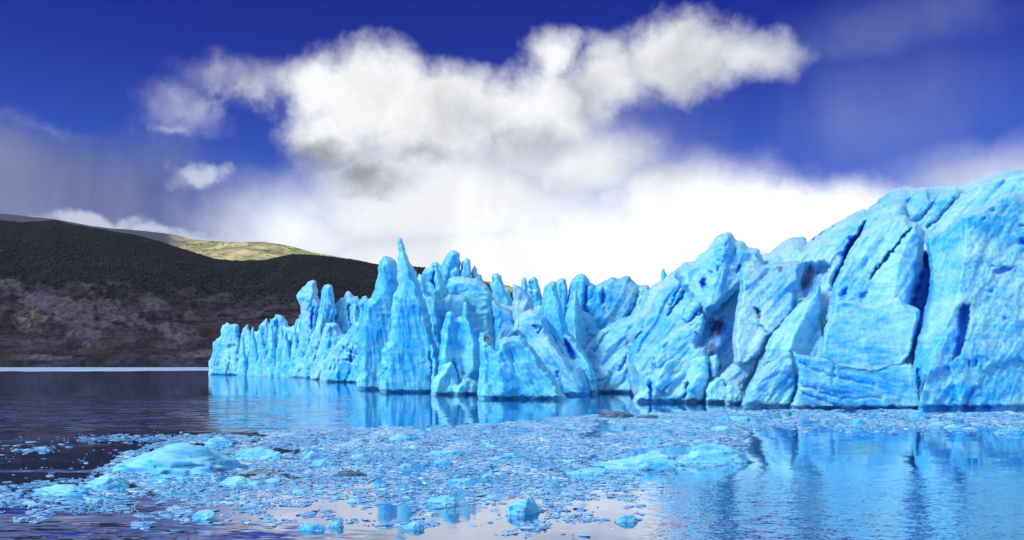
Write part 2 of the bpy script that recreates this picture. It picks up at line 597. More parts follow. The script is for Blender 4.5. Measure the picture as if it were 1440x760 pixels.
    # place on the leaning face
    tl, ty = math.tan(R(lean)), math.tan(R(yaw))
    xc = (0.5 * (outline[0][0] + outline[-1][0]))
    xc = float(np.mean(poly[:, 0]))
    Xc = (xc - CX) / F * (Y0 + setb)
    a = (P[:, 0] - CX) / F
    bb = (HY - P[:, 1]) / F
    den = 1 - bb * tl - a * ty
    YY = (Y0 + setb + 0.0 * tl - Xc * ty + 0.0) / den
    # (the face passes z = 0 at the water line)
    YY = (Y0 + setb + (H * tl) - Xc * ty) / den
    base_pt = np.c_[a * YY, YY, H + bb * YY]
    nv = np.array([ty, -1.0, tl]); nv /= np.linalg.norm(nv)
    z = base_pt[:, 2]
    if base:
        notch = sstep(0.52, 0.20, z + 0.38 * perlin(P[:, 0] * 0.10, seed, 0.0))
        off = off - notch * (2.0 + 1.4 * np.clip(perlin(P[:, 0] * .05, 4.4 + seed, 0), -0.6, 1))
    edge = d <= 1e-6
    ray = base_pt - np.array([0, 0, H])
    ray /= np.linalg.norm(ray, axis=1)[:, None]
    ray /= np.maximum(-(ray @ nv), 0.35)[:, None]
    front = base_pt - ray * np.where(edge, 0.0, off)[:, None]
    backp = base_pt + ray * np.where(edge, 0.0, back * thick * np.clip(d / width, 0, 1) ** 0.5)[:, None]
    n = len(P)
    bi = np.where(edge, np.arange(n), np.arange(n) + n)
    V = np.vstack([front, backp])
    jj, ii = np.nonzero(cellin)
    i00 = idx[jj * nx + ii]; i10 = idx[jj * nx + ii + 1]
    i01 = idx[(jj + 1) * nx + ii]; i11 = idx[(jj + 1) * nx + ii + 1]
    fq = np.c_[i00, i01, i11, i10]
    bq = bi[np.c_[i00, i10, i11, i01]]
    keep = ~(edge[i00] & edge[i10] & edge[i01] & edge[i11])
    faces = np.vstack([fq[keep], bq[keep]])
    # drop unused vertices
    us = np.unique(faces)
    remap = np.full(len(V), -1); remap[us] = np.arange(len(us))
    at = dict(blue=np.tile(blue_a, 2)[us], dirt=np.tile(dirt_a, 2)[us],
              scallop=np.full(len(us), scallop), grime=np.full(len(us), grime))
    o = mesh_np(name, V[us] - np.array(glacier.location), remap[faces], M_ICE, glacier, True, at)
    if label: o['label'] = label
    return o


# --- the far left arm of the front
L = dict(grain=(80, 2.0), cell=11, amp=1.2, rough=1.5, yaw=-42, grime=0.3, flare=True)
serac('ice_body', [(309, 545), (312, 492), (330, 478), (350, 476), (372, 470), (392, 468), (410, 464), (424, 440), (450, 432), (480, 430), (505, 425), (510, 560), (420, 545)],
      531, 62, 4, yaw=-62, thick=4, width=14, grain=(80, 2.2), cell=9)
serac('serac', fr('A', [(48, 650), (50, 560), (58, 500), (50, 445), (65, 425), (82, 420), (82, 375), (90, 355), (120, 336), (135, 345), (150, 348), (170, 340), (182, 348), (186, 400), (190, 470), (195, 560), (200, 650)]),
      527.2, 0, 3, thick=9, width=12, ridges=[(fr('A', [(100, 430), (105, 520), (100, 620)]), 3, 8, 20)], **L)
serac('serac', fr('A', [(165, 655), (183, 540), (188, 440), (200, 390), (215, 365), (230, 340), (238, 375), (260, 395), (262, 440), (255, 520), (250, 655)]),
      527.6, 4, 3, thick=8, width=9, **L)
serac('serac', fr('A', [(225, 655), (240, 560), (250, 470), (262, 400), (275, 385), (290, 390), (298, 355), (320, 330), (338, 312), (350, 330), (352, 360), (350, 440), (345, 540), (355, 655)]),
      528.2, 0, 3, thick=9, width=10, pits=[(367.5, 479, 2.5, 6, 0, 9)], blue=[(368, 478, 3, 7, 0, .8)], **L)
serac('serac', fr('A', [(325, 660), (340, 540), (350, 430), (355, 340), (365, 318), (380, 310), (390, 285), (410, 296), (435, 302), (455, 325), (465, 355), (478, 365), (490, 352), (500, 365), (515, 325), (535, 308), (545, 400), (540, 500), (525, 600), (510, 660), (400, 660)]),
      529.4, 0, 3, thick=9, width=12, cracks=[(fr('A', [(470, 450), (462, 500)]), 4, 2), (fr('A', [(525, 450), (505, 540)]), 5, 2.5), (fr('A', [(395, 310), (405, 370)]), 6, 3)],
      blue=[(418, 505, 6, 14, 15, .35)], dirt=[(406, 488, 4, 8, 20, .7)], **L)
serac('serac', fr('A', [(495, 660), (500, 600), (520, 520), (530, 420), (535, 330), (530, 250), (518, 210), (508, 180), (530, 155), (555, 130), (575, 108), (600, 102), (620, 106), (626, 130), (628, 200), (640, 225), (638, 300), (625, 380), (605, 450), (595, 540), (610, 660)]),
      531, 0, 2, thick=9, width=12, slots=[(fr('A', [(590, 280), (605, 245), (618, 250), (612, 300), (600, 360), (588, 400), (583, 360)]), 9, 2.5)], blue=[(440, 451, 4, 22, 8, .85)], **L)
serac('serac', fr('A', [(585, 665), (590, 540), (592, 440), (612, 370), (630, 290), (645, 210), (650, 150), (660, 125), (685, 118), (710, 128), (715, 180), (728, 220), (730, 300), (705, 340), (690, 450), (680, 665)]),
      532.2, 2, 2, thick=8, width=11, ridges=[(fr('A', [(650, 230), (625, 380), (600, 560)]), 3, 10, 14)], **L)
serac('serac', fr('A', [(690, 330), (728, 240), (760, 190), (778, 205), (780, 170), (795, 155), (812, 165), (825, 185), (855, 190), (865, 215), (880, 190), (898, 182), (912, 195), (930, 260), (920, 340), (900, 420), (880, 520), (860, 620), (760, 620), (720, 500)]),
      533, 22, 3, thick=9, width=10, base=False, cracks=[(fr('A', [(805, 240), (815, 300), (830, 350)]), 6, 3)], **L)
serac('serac', fr('A', [(625, 672), (640, 560), (650, 470), (655, 390), (680, 340), (705, 332), (735, 340), (750, 365), (765, 400), (785, 430), (765, 520), (735, 580), (730, 678)]),
      534, 0, 3, thick=8, width=13, dirt=[(464, 505, 5, 14, 20, .85)], ridges=[(fr('A', [(690, 345), (670, 450), (655, 600)]), 2.5, 12, 16)], **L)
serac('serac', fr('A', [(690, 685), (705, 560), (730, 480), (790, 400), (830, 340), (870, 310), (910, 300), (920, 700), (850, 695), (780, 690), (720, 686)]),
      537.5, 0, 6, thick=8, width=16, cracks=[(fr('A', [(812, 500), (812, 550)]), 4, 2), (fr('A', [(760, 470), (800, 500), (850, 520)]), 2, 2)],
      blue=[(478, 494, 10, 8, -30, .45)], **L)

# --- the central group of spires
C_ = dict(grain=(95, 2.8), cell=8, amp=0.75, rough=1.0)
serac('ice_body', [(515, 575), (520, 430), (560, 410), (590, 420), (620, 415), (650, 405), (690, 425), (730, 432), (760, 430), (800, 432), (830, 440), (850, 470), (860, 575), (700, 580)],
      552, 34, 10, thick=6, width=20, grain=(90, 2), cell=9)
# row standing behind
serac('serac', fr('B', [(545, 290), (550, 220), (558, 170), (590, 115), (615, 95), (632, 82), (655, 100), (670, 130), (668, 190), (680, 240), (660, 420), (580, 420)]),
      550, 40, 5, thick=7, width=14, base=False, ridges=[(fr('B', [(632, 84), (600, 200), (590, 300)]), 3, 12, 16)], **C_)
serac('serac', fr('B', [(660, 330), (668, 200), (680, 150), (705, 128), (725, 150), (733, 245), (735, 330)]), 550, 38, 4, thick=5, width=8, base=False, **C_)
serac('serac', fr('B', [(728, 330), (735, 195), (750, 172), (762, 190), (765, 220), (790, 230), (800, 260), (815, 360), (740, 360)]), 550, 40, 4, thick=5, width=8, base=False, **C_)
serac('serac', fr('B', [(600, 300), (612, 210), (640, 182), (660, 190), (668, 240), (665, 310)]), 550, 30, 4, thick=4, width=8, base=False, **C_)
serac('serac', fr('B', [(480, 330), (475, 260), (450, 215), (470, 190), (500, 180), (505, 160), (525, 150), (550, 160), (556, 200), (575, 260), (600, 300), (618, 340), (615, 400), (605, 470), (590, 560), (540, 560), (530, 380), (500, 350)]),
      550, 26, 5, thick=6, width=11, base=False, ridges=[(fr('B', [(540, 200), (550, 320), (560, 480)]), 2.5, 9, 9)],
      cracks=[(fr('B', [(520, 180), (515, 260), (530, 300)]), 4, 2)], pits=[(615, 425, 3, 1.8, -20, 4)], **C_)
serac('serac', fr('B', [(420, 260), (430, 225), (455, 222), (475, 250), (480, 330), (520, 350), (545, 400), (558, 470), (575, 600), (560, 700), (500, 700), (480, 440), (440, 330)]),
      550, 14, 6, thick=6, width=12, base=False, **C_)
serac('serac', fr('B', [(590, 300), (598, 250), (640, 235), (720, 240), (780, 255), (825, 290), (850, 340), (862, 400), (866, 500), (850, 600), (830, 700), (740, 700), (700, 600), (670, 460), (640, 400), (640, 345), (610, 335)]),
      551, 16, 10, thick=8, width=16, base=False, pits=[(667, 437, 3.5, 1.8, -10, 3)], grain=(20, 1.4), cell=9, amp=0.6,
      slots=[(fr('B', [(845, 400), (860, 395), (872, 500), (850, 505)]), 8, 2)], blue=[(694, 443, 3, 14, 0, .9)])
serac('serac', fr('B', [(600, 470), (608, 360), (618, 340), (650, 338), (705, 348), (712, 400), (725, 500), (740, 600), (620, 600)]), 551, 10, 8, thick=6, width=11, base=False, **C_)
serac('serac', fr('C', [(765, 200), (765, 140), (750, 100), (765, 90), (768, 50), (790, 33), (815, 45), (830, 85), (850, 140), (880, 190), (890, 270), (895, 340), (830, 300)]),
      550, 32, 8, thick=6, width=11, base=False, grain=(110, 2.5), cell=6)
serac('serac', fr('C', [(928, 160), (938, 65), (948, 55), (958, 60), (970, 90), (980, 190), (940, 190)]), 549, 40, 6, thick=4, width=7, base=False, **C_)
serac('serac', fr('C', [(960, 200), (972, 85), (1005, 57), (1030, 75), (1040, 140), (1065, 200), (1060, 320), (1000, 280)]), 549, 30, 8, thick=6, width=10, base=False,
      cracks=[(fr('C', [(985, 90), (990, 150)]), 5, 2.5)], **C_)
# the two big spires
serac('serac', fr('B', [(85, 930), (100, 480), (130, 400), (180, 330), (205, 230), (208, 190), (212, 150), (235, 128), (262, 118), (290, 130), (312, 160), (320, 200), (320, 300), (320, 480), (300, 600), (300, 940)]),
      547.5, 2, 5, yaw=-8, thick=8, width=18, pw=0.6, ridges=[(fr('B', [(230, 130), (215, 300), (150, 420), (110, 560), (100, 850)]), 2, 10, 30)],
      grain=(97, 3.5), cell=9, amp=0.55, rough=0.8, label='broad spire with rounded top')
serac('serac', fr('B', [(210, 935), (222, 660), (262, 600), (280, 500), (292, 340), (315, 300), (318, 200), (312, 130), (325, 100), (316, 40), (324, 18), (336, 18), (350, 50), (362, 95), (382, 150), (405, 188), (422, 208), (432, 250), (455, 320), (478, 400), (500, 445), (508, 530), (520, 600), (548, 650), (556, 720), (575, 940)]),
      551, 0, 6, yaw=4, thick=8, width=18, pw=0.65,
      ridges=[(fr('B', [(332, 30), (350, 110), (380, 200), (410, 280), (440, 360), (494, 445), (500, 530), (520, 650), (540, 900)]), 3.5, 12, 45)],
      cracks=[(fr('C', [(425, 480), (420, 690)]), 2.5, 1.6), (fr('C', [(160, 460), (180, 560), (120, 640)]), 2, 2.5)],
      grain=(98, 3.5), cell=9, amp=0.5, rough=0.8, label='tallest spire with a thin horn at its tip')
# front blocks
serac('serac', fr('B', [(545, 720), (555, 620), (562, 540), (580, 490), (590, 440), (612, 430), (635, 450), (645, 468), (680, 458), (685, 395), (700, 378), (712, 390), (720, 470), (760, 530), (778, 580), (795, 640), (810, 720), (800, 930), (560, 930)]),
      553.5, 3, 9, thick=5, width=11, ridges=[(fr('B', [(700, 385), (712, 480), (740, 600), (740, 760)]), 3, 12, 12), (fr('B', [(610, 440), (590, 560), (570, 760)]), 2, 9, 14)],
      cracks=[(fr('C', [(540, 530), (565, 600), (580, 650)]), 3, 2)], slots=[(fr('C', [(570, 590), (620, 580), (630, 610), (590, 630)]), 3, 4)], **C_)
serac('serac', fr('C', [(420, 745), (425, 640), (470, 600), (500, 550), (535, 535), (560, 570), (580, 640), (578, 660), (600, 622), (650, 628), (690, 650), (715, 760), (560, 755)]),
      554.5, -1, 14, thick=4.5, width=12, ridges=[(fr('C', [(535, 540), (480, 620), (455, 700)]), 2, 8, 14), (fr('C', [(600, 625), (580, 690), (560, 740)]), 1.5, 6, 12)], cell=5, grain=(70, 1.6))
serac('serac', fr('C', [(785, 480), (785, 320), (770, 230), (764, 188), (780, 195), (830, 230), (870, 260), (897, 310), (925, 370), (950, 420), (920, 520), (830, 520)]),
      556, 12, 16, thick=5, width=10, base=False, ridges=[(fr('C', [(768, 192), (790, 280), (800, 420)]), 3, 8, 25)], grime=0.7, dirt=[(700, 425, 6, 12, 20, .55), (712, 440, 12, 18, -30, .35)],
      grain=(60, 2), cell=5, label='grey dusted ice spike')
serac('serac', fr('C', [(880, 330), (885, 130), (884, 95), (920, 110), (960, 140), (992, 180), (1000, 240), (990, 330), (930, 360)]),
      554, 24, 12, thick=6, width=11, base=False, grime=0.8, grain=(60, 2), cell=6)
serac('serac', fr('C', [(1120, 200), (1125, 85), (1160, 66), (1180, 72), (1192, 120), (1180, 300), (1140, 300)]), 552, 34, 6, thick=5, width=8, base=False, **C_)
serac('serac', fr('C', [(1160, 360), (1180, 220), (1200, 130), (1205, 90), (1230, 60), (1265, 38), (1300, 55), (1320, 90), (1350, 110), (1385, 150), (1400, 200), (1390, 300), (1350, 380), (1320, 470), (1270, 520), (1220, 420)]),
      551, 40, 12, thick=8, width=14, base=False, grain=(75, 2), cell=8,
      cracks=[(fr('C', [(1200, 110), (1185, 200), (1160, 250)]), 7, 4), (fr('C', [(1300, 110), (1290, 220), (1310, 320)]), 4, 3)], blue=[(794, 425, 5, 14, 15, .7)])
serac('serac', fr('C', [(1165, 360), (1190, 250), (1220, 170), (1238, 112), (1252, 180), (1280, 280), (1302, 350), (1304, 430), (1290, 520), (1230, 500)]),
      552, 26, 14, thick=6, width=11, base=False, ridges=[(fr('C', [(1238, 115), (1230, 300), (1240, 460)]), 2, 10, 10)], **C_)
serac('serac', fr('C', [(1040, 330), (1048, 180), (1065, 112), (1100, 85), (1125, 90), (1136, 130), (1152, 190), (1180, 300), (1205, 370), (1265, 440), (1312, 520), (1350, 600), (1372, 745), (1300, 760), (1240, 640), (1180, 560), (1130, 480)]),
      554.5, 6, 24, thick=7, width=13, ridges=[(fr('C', [(1110, 90), (1150, 250), (1200, 380), (1280, 490), (1340, 620), (1365, 730)]), 3, 9, 26)],
      slots=[(fr('C', [(1170, 410), (1190, 405), (1225, 470), (1245, 520), (1230, 540), (1200, 515), (1180, 460)]), 8, 2.5)], blue=[(800, 492, 5, 18, -20, .95)],
      grain=(120, 3), cell=6, amp=.8)
serac('serac', fr('C', [(880, 360), (895, 300), (935, 258), (985, 240), (1040, 255), (1072, 290), (1092, 360), (1132, 430), (1172, 500), (1218, 532), (1264, 562), (1300, 640), (1322, 760), (1180, 775), (1120, 700), (1030, 560), (940, 440)]),
      555.5, 4, 24, thick=7, width=15, ridges=[(fr('C', [(1000, 245), (1050, 330), (1110, 440), (1180, 560), (1230, 640), (1260, 740)]), 2.5, 20, 22)],
      slots=[(fr('C', [(1110, 585), (1140, 575), (1190, 690), (1200, 730), (1180, 740)]), 2.5, 3)], cracks=[(fr('C', [(1000, 330), (1040, 345), (1030, 370)]), 2, 1.5)],
      grime=0.45, grain=(125, 2.6), cell=6, amp=.7)
serac('serac', fr('C', [(680, 775), (700, 560), (694, 420), (699, 370), (740, 380), (772, 400), (776, 450), (800, 470), (800, 420), (830, 400), (890, 385), (935, 395), (990, 450), (1050, 530), (1100, 600), (1150, 680), (1188, 740), (1200, 785), (1000, 795), (850, 785)]),
      560.5, 1, 20, thick=5.5, width=13, ridges=[(fr('C', [(900, 392), (960, 440), (1020, 530), (1090, 620), (1170, 735)]), 2.5, 10, 40), (fr('C', [(810, 440), (800, 560), (830, 700)]), 2, 14, 22)],
      slots=[(fr('C', [(700, 385), (740, 380), (768, 400), (772, 440), (790, 470), (750, 450), (715, 420)]), 5, 5)], dirt=[(686, 478, 9, 16, -40, .95)],
      grain=(125, 1.8), cell=6, amp=1.0, rough=1.2, label='wedge shaped front block, palest of the central group')

# --- the wall closing the bay and the long right wall
serac('ice_wall', fr('D', [(300, 560), (340, 330), (375, 260), (383, 110), (420, 95), (460, 70), (480, 60), (520, 70), (550, 50), (580, 58), (620, 100), (660, 105), (690, 105), (710, 130), (800, 200), (760, 400), (640, 560), (560, 700), (380, 720), (320, 640)]),
      552, 40, 18, thick=10, width=16, base=False, grain=(60, 2.6), cell=8, grime=.3,
      cracks=[(fr('D', [(640, 120), (600, 230), (560, 300)]), 3, 3), (fr('D', [(440, 90), (430, 200)]), 3, 3)])
serac('ice_wall', fr('D', [(400, 790), (345, 520), (330, 470), (400, 370), (480, 320), (590, 270), (650, 200), (730, 110), (775, 70), (860, 0), (900, 40), (860, 200), (760, 320), (690, 430), (630, 560), (590, 790)]),
      553, 6, 26, yaw=-30, thick=8, width=16, grain=(48, 3.5), cell=7, grime=.35, rough=1.0, fin=(2.2, 6.0, 52),
      cracks=[(fr('D', [(660, 345), (600, 430), (555, 530), (530, 590)]), 2.5, 2), (fr('D', [(760, 90), (690, 180), (640, 250)]), 2, 3), (fr('D', [(400, 640), (470, 620), (500, 590)]), 1.2, 1.5), (fr('D', [(480, 330), (430, 400), (380, 480)]), 2, 2)],
      dirt=[(884, 482, 5, 30, 32, .75), (905, 452, 8, 26, 35, .5)])
sky_r = fr('E', [(455, 418), (520, 378), (600, 332), (640, 285), (690, 275), (712, 270), (742, 224), (770, 222), (805, 170), (850, 135), (890, 120), (945, 155), (985, 170), (1010, 200), (1066, 206), (1080, 240), (1150, 212), (1200, 172), (1240, 150), (1334, 150), (1340, 172), (1400, 122), (1440, 100)]) + \
    fr('G', [(217, 445), (260, 410), (330, 365), (390, 330), (440, 300), (530, 255), (555, 260), (600, 225), (680, 155), (745, 135), (760, 152), (800, 150), (860, 133), (920, 135), (990, 120), (1080, 125), (1150, 95), (1250, 72), (1320, 42), (1440, 30)]) + [(1480, 232), (1540, 240), (1620, 262)]
foot_r = [(1640, 595), (1440, 592), (1290, 588), (1100, 584), (1030, 580), (960, 576), (920, 580), (900, 572), (885, 540), (880, 500), (885, 470), (900, 440)]
G_ = dict(grain=(52, 4.0), grime=0.5, fin=(2.6, 6.5, 54))
serac('ice_wall', sky_r + foot_r, 566, 14, 38, yaw=-22, thick=14, width=30, pw=0.6, cell=9, amp=0.6, rough=1.0, soft=26, step=1.5, back=1.5,
      cracks=[(fr('D', [(660, 345), (600, 430), (555, 530), (530, 590)]), 2.2, 2), (fr('D', [(945, 60), (870, 170), (800, 270)]), 2.2, 2), (fr('D', [(760, 90), (690, 180), (640, 250)]), 2, 3),
              (fr('D', [(500, 640), (520, 580)]), 1.5, 1.5), (fr('E', [(720, 270), (640, 400), (570, 520)]), 1.5, 1.6),
              (fr('G', [(545, 340), (520, 390), (470, 460), (430, 540), (390, 640), (370, 690)]), 7, 4.0), (fr('G', [(395, 330), (300, 420)]), 2, 2),
              (fr('G', [(1000, 150), (900, 260), (820, 340)]), 2, 2.5), (fr('G', [(1150, 110), (1000, 260), (900, 360)]), 2, 2.5), (fr('G', [(860, 140), (790, 220)]), 2, 2)],
      slots=[(fr('F', [(600, 200), (650, 180), (720, 200), (750, 235), (720, 300), (690, 350), (640, 395), (590, 390), (540, 350), (580, 280)]), 9, 7),
             (fr('G', [(200, 560), (330, 540), (370, 580), (330, 660), (290, 760), (160, 780), (170, 680)]), 10, 8),
             (fr('G', [(800, 790), (850, 620), (870, 480), (930, 540), (925, 700), (900, 900), (860, 1120), (780, 1120)]), 14, 7)],
      blue=[(1012, 468, 16, 26, 30, .75), (1138, 395, 18, 24, 30, .6), (1198, 352, 9, 26, 35, .85), (1185, 375, 6, 28, 25, .8), (1298, 415, 16, 60, 10, 1.0), (1230, 330, 10, 12, 30, .6)],
      dirt=[(1008, 462, 12, 26, 28, 1.1), (1000, 490, 9, 16, 30, 1.0), (1010, 515, 9, 12, 0, .95), (1135, 392, 16, 26, 35, 1.15), (884, 482, 5, 30, 32, .6), (905, 450, 8, 30, 35, .45), (958, 410, 4, 30, 35, .5),
            (1060, 440, 8, 26, 30, .6), (1030, 400, 14, 24, 35, .3)], **G_)
serac('serac', fr('E', [(520, 420), (520, 375), (525, 320), (538, 313), (550, 345), (555, 420)]), 562, 40, 20, thick=2.5, width=6, base=False, cell=4)
serac('serac', fr('E', [(590, 350), (640, 282), (690, 271), (712, 268), (740, 222), (765, 217), (800, 165), (840, 125), (885, 105), (915, 114), (946, 150), (986, 164), (1012, 195), (1069, 200), (1080, 236), (1100, 290), (1040, 340), (960, 420), (880, 500), (810, 560), (760, 600), (700, 520), (640, 420)]),
      567, 16, 32, thick=9, width=18, pw=.6, base=False, soft=16, slots=[(fr('F', [(600, 200), (650, 180), (720, 200), (750, 235), (720, 300), (690, 350), (640, 395), (590, 390), (540, 350), (580, 280)]), 9, 7)], dirt=[(1008, 462, 12, 26, 28, 1.1), (1000, 490, 9, 16, 30, 1.0)], grain=(75, 2.2), cell=9, amp=.7, grime=.2, scallop=.6,
      ridges=[(fr('E', [(885, 110), (860, 250), (820, 400), (790, 520)]), 3, 30, 40)],
      pits=[(989, 400, 5.5, 10, 0, 8), (1038, 377, 4, 8, 25, 5), (1034, 352, 4, 7, 30, 4), (1000, 382, 3.5, 3, 0, 3), (1011, 379, 2.5, 6, 10, 4), (999, 366, 6, 4, 0, 2.5), (1017, 334, 3, 4, 20, 3), (1022, 342, 2, 4, 0, 3),
            (950, 388, 6, 5, 50, 4), (975, 416, 3, 4, 0, 4), (966, 408, 3, 7, 10, 4), (1012, 353, 3, 2, 0, 2), (1012, 368, 2.5, 2.5, 0, 2)],
      blue=[(989, 398, 6, 11, 0, .9), (1038, 377, 4, 8, 25, .7), (1034, 352, 4, 7, 30, .6), (950, 388, 8, 5, -50, .7)], label='smooth rounded ice peak with melt holes')
serac('serac', fr('E', [(1080, 290), (1092, 248), (1150, 206), (1200, 160), (1240, 138), (1334, 134), (1337, 172), (1320, 220), (1240, 260), (1170, 310)]),
      568, 34, 36, thick=5, width=9, base=False, grain=(52, 3), cell=6)
serac('serac', fr('G', [(500, 470), (545, 340), (600, 270), (680, 235), (740, 217), (771, 222), (778, 290), (770, 340), (700, 380), (600, 440)]),
      573, 17, 38, thick=6, width=11, base=False, grain=(52, 3), cell=7, grime=.3)
serac('serac', fr('E', [(960, 330), (985, 272), (1040, 262), (1100, 290), (1180, 282), (1250, 270), (1316, 265), (1323, 285), (1306, 350), (1292, 420), (1290, 490), (1260, 570), (1190, 650), (1130, 700), (1090, 800), (1000, 860), (930, 860), (920, 720), (935, 560), (960, 440)]),
      570, 6, 36, thick=8, width=12, pw=.45, base=False, soft=12, grain=(52, 3), cell=9, amp=.5, rough=.8, grime=.75, scallop=.3, fin=(1.5, 7.0, 54),
      slots=[(fr('E', [(1035, 530), (1060, 520), (1090, 570), (1075, 620), (1130, 660), (1080, 670), (1055, 600)]), 3, 4)],
      dirt=[(1010, 470, 8, 30, 28, 1.0), (1097, 379, 9, 8, 20, .9), (1066, 440, 6, 14, -15, .9), (1077, 466, 10, 5, 20, .8), (1124, 372, 10, 3, -5, .6), (1122, 395, 4, 14, 10, .4)], label='long grey dusted slab')
serac('serac', fr('D', [(860, 300), (895, 222), (950, 185), (985, 192), (992, 230), (960, 262), (915, 320)]), 567, 6, 35, thick=4, width=8, base=False, grain=(40, 2), cell=5)
serac('serac', fr('D', [(975, 260), (995, 155), (1035, 135), (1050, 100), (1058, 160), (1045, 215), (1010, 290)]), 567, 7, 35, thick=3.5, width=7, base=False, grain=(52, 2), cell=5)
serac('serac', fr('F', [(300, 460), (310, 400), (340, 340), (415, 265), (500, 205), (565, 165), (606, 150), (607, 210), (592, 270), (558, 345), (600, 348), (628, 298), (616, 390), (620, 470), (500, 520), (380, 520)]),
      565.5, 3, 33, thick=7, width=11, base=False, grain=(42, 2), cell=6, amp=.7, fin=(1.6, 4.5, 46), dirt=[(979, 468, 7, 5, 30, .8), (919, 504, 4, 4, 0, .9)], pits=[(919, 504, 3, 3, 0, 3)])
serac('serac', fr('F', [(180, 668), (250, 590), (240, 500), (290, 460), (330, 470), (400, 410), (480, 402), (612, 388), (634, 430), (642, 520), (622, 600), (612, 700), (480, 696), (300, 684)]),
      564.8, 0, 30, thick=6, width=12, grain=(50, 2), cell=6, amp=.9, rough=1.0, fin=(1.6, 4.0, 52),
      ridges=[(fr('F', [(620, 400), (560, 520), (500, 660)]), 3, 16, 26), (fr('F', [(400, 420), (330, 560), (300, 660)]), 2, 10, 14)],
      cracks=[(fr('F', [(300, 570), (292, 650)]), 4, 3), (fr('F', [(505, 560), (490, 640)]), 3, 2)], blue=[(914, 555, 5, 10, 10, .5)], label='pale block low on the wall, ending at the water')
serac('serac', fr('F', [(605, 715), (612, 600), (625, 560), (680, 518), (725, 515), (735, 600), (740, 715)]), 567, 1, 20, thick=4, width=8, cell=3.2, amp=1.3, rough=1.4, grain=(60, 1.2))
serac('serac', fr('F', [(632, 470), (636, 405), (675, 393), (692, 450), (665, 540), (640, 530)]), 567, 4, 30, thick=3, width=6, base=False, cell=3, amp=1.3, grain=(60, 1.2))
serac('serac', fr('F', [(715, 718), (722, 560), (760, 538), (805, 560), (845, 620), (830, 722)]), 568, 1, 20, thick=4, width=8, cell=3.5, amp=1.3, rough=1.4, grain=(60, 1.2))
serac('serac', fr('F', [(680, 530), (760, 440), (840, 370), (892, 310), (916, 330), (916, 420), (892, 490), (862, 550), (820, 620), (760, 600), (710, 560)]),
      568.5, 4, 34, thick=6, width=10, base=False, grain=(45, 3), cell=7, amp=.7, grime=.6, dirt=[(1062, 515, 5, 10, 20, .7), (1050, 525, 12, 4, 0, .4)])
serac('serac', fr('F', [(925, 470), (962, 310), (1010, 250), (1080, 170), (1140, 100), (1200, 60), (1246, 0), (1253, -30), (1258, 90), (1272, 200), (1302, 320), (1350, 400), (1340, 520), (1230, 540), (1140, 520), (1060, 460)]),
      571.5, 3, 32, thick=7, width=12, base=False, ridges=[(fr('F', [(1251, -10), (1180, 150), (1110, 280), (1085, 360)]), 4, 60, 26)], grain=(55, 2.4), cell=7, amp=.6, scallop=.6,
      dirt=[(1078, 507, 12, 3, -45, .6)], label='pointed slab rising to a sharp tip')
serac('serac', fr('F', [(795, 715), (840, 590), (900, 500), (980, 420), (1084, 358), (1112, 410), (1138, 480), (1142, 580), (1105, 640), (1096, 720), (980, 718)]),
      571.8, -1, 24, thick=6, width=12, ridges=[(fr('F', [(1084, 365), (960, 480), (880, 600)]), 1.5, 10, 40)], grain=(40, 1.6), cell=6, amp=1.0, rough=1.3,
      dirt=[(1090, 505, 26, 2.5, -32, .75)], blue=[(1088, 530, 20, 14, 20, .35)], label='wedge block with a dirty seam on its edge')
serac('serac', fr('G', [(310, 900), (370, 680), (450, 500), (520, 400), (600, 332), (680, 300), (770, 287), (802, 325), (842, 335), (884, 385), (882, 430), (870, 520), (846, 640), (806, 780), (780, 900), (640, 960), (480, 960)]),
      574.5, 7, 36, thick=9, width=13, pw=.45, base=False, grain=(55, 3), cell=10, amp=.45, rough=.8, scallop=.7, fin=(1.0, 8.0, 56),
      ridges=[(fr('G', [(838, 340), (760, 480), (720, 640), (700, 800)]), 2.5, 30, 34)],
      cracks=[(fr('G', [(802, 366), (730, 460), (650, 552), (570, 650)]), 3, 1.6)], pits=[(1245, 367, 4, 2, -40, 2.5), (1217, 370, 4, 10, 30, 2), (1187, 412, 5, 12, 32, 5), (1215, 416, 5, 9, 30, 4), (1160, 425, 4, 10, 25, 4), (1163, 408, 3, 4, 25, 3)],
      blue=[(1187, 412, 5, 12, 32, .8), (1215, 416, 5, 9, 30, .6), (1160, 425, 4, 10, 25, .8)], label='steep slab with a long diagonal crack')
serac('serac', fr('H', [(290, 420), (318, 240), (350, 180), (370, 110), (410, 88), (500, 94), (540, 115), (640, 100), (700, 70), (740, 64), (780, 110), (860, 150), (852, 200), (836, 280), (805, 390), (760, 470), (600, 500), (400, 480)]),
      575.5, 3, 28, thick=7, width=9, pw=.45, base=False, grain=(5, 1.8), cell=12, amp=.35, rough=.5, label='flat topped pale block')
serac('serac', fr('H', [(95, 740), (160, 620), (176, 500), (135, 375), (190, 400), (280, 410), (390, 398), (480, 412), (560, 438), (640, 425), (720, 438), (800, 440), (845, 480), (868, 560), (858, 745), (600, 745), (300, 740)]),
      575.3, 1.5, 18, thick=3.5, width=7, grain=(-12, 2), cell=7, amp=.7, rough=.7,
      cracks=[(fr('H', [(180, 440), (280, 490), (420, 535), (600, 560)]), .55, 2.2), (fr('H', [(190, 560), (300, 605), (420, 640), (640, 640)]), .55, 2.0), (fr('H', [(180, 600), (300, 650), (400, 690)]), .8, 2), (fr('H', [(375, 440), (370, 560)]), .5, 1.5)],
      blue=[(1165, 515, 32, 5, 14, .5), (1160, 545, 40, 5, 14, .45), (1200, 565, 40, 5, 5, .4), (1140, 560, 20, 8, 20, .4)], label='layered foot of the wall, banded with blue ice')
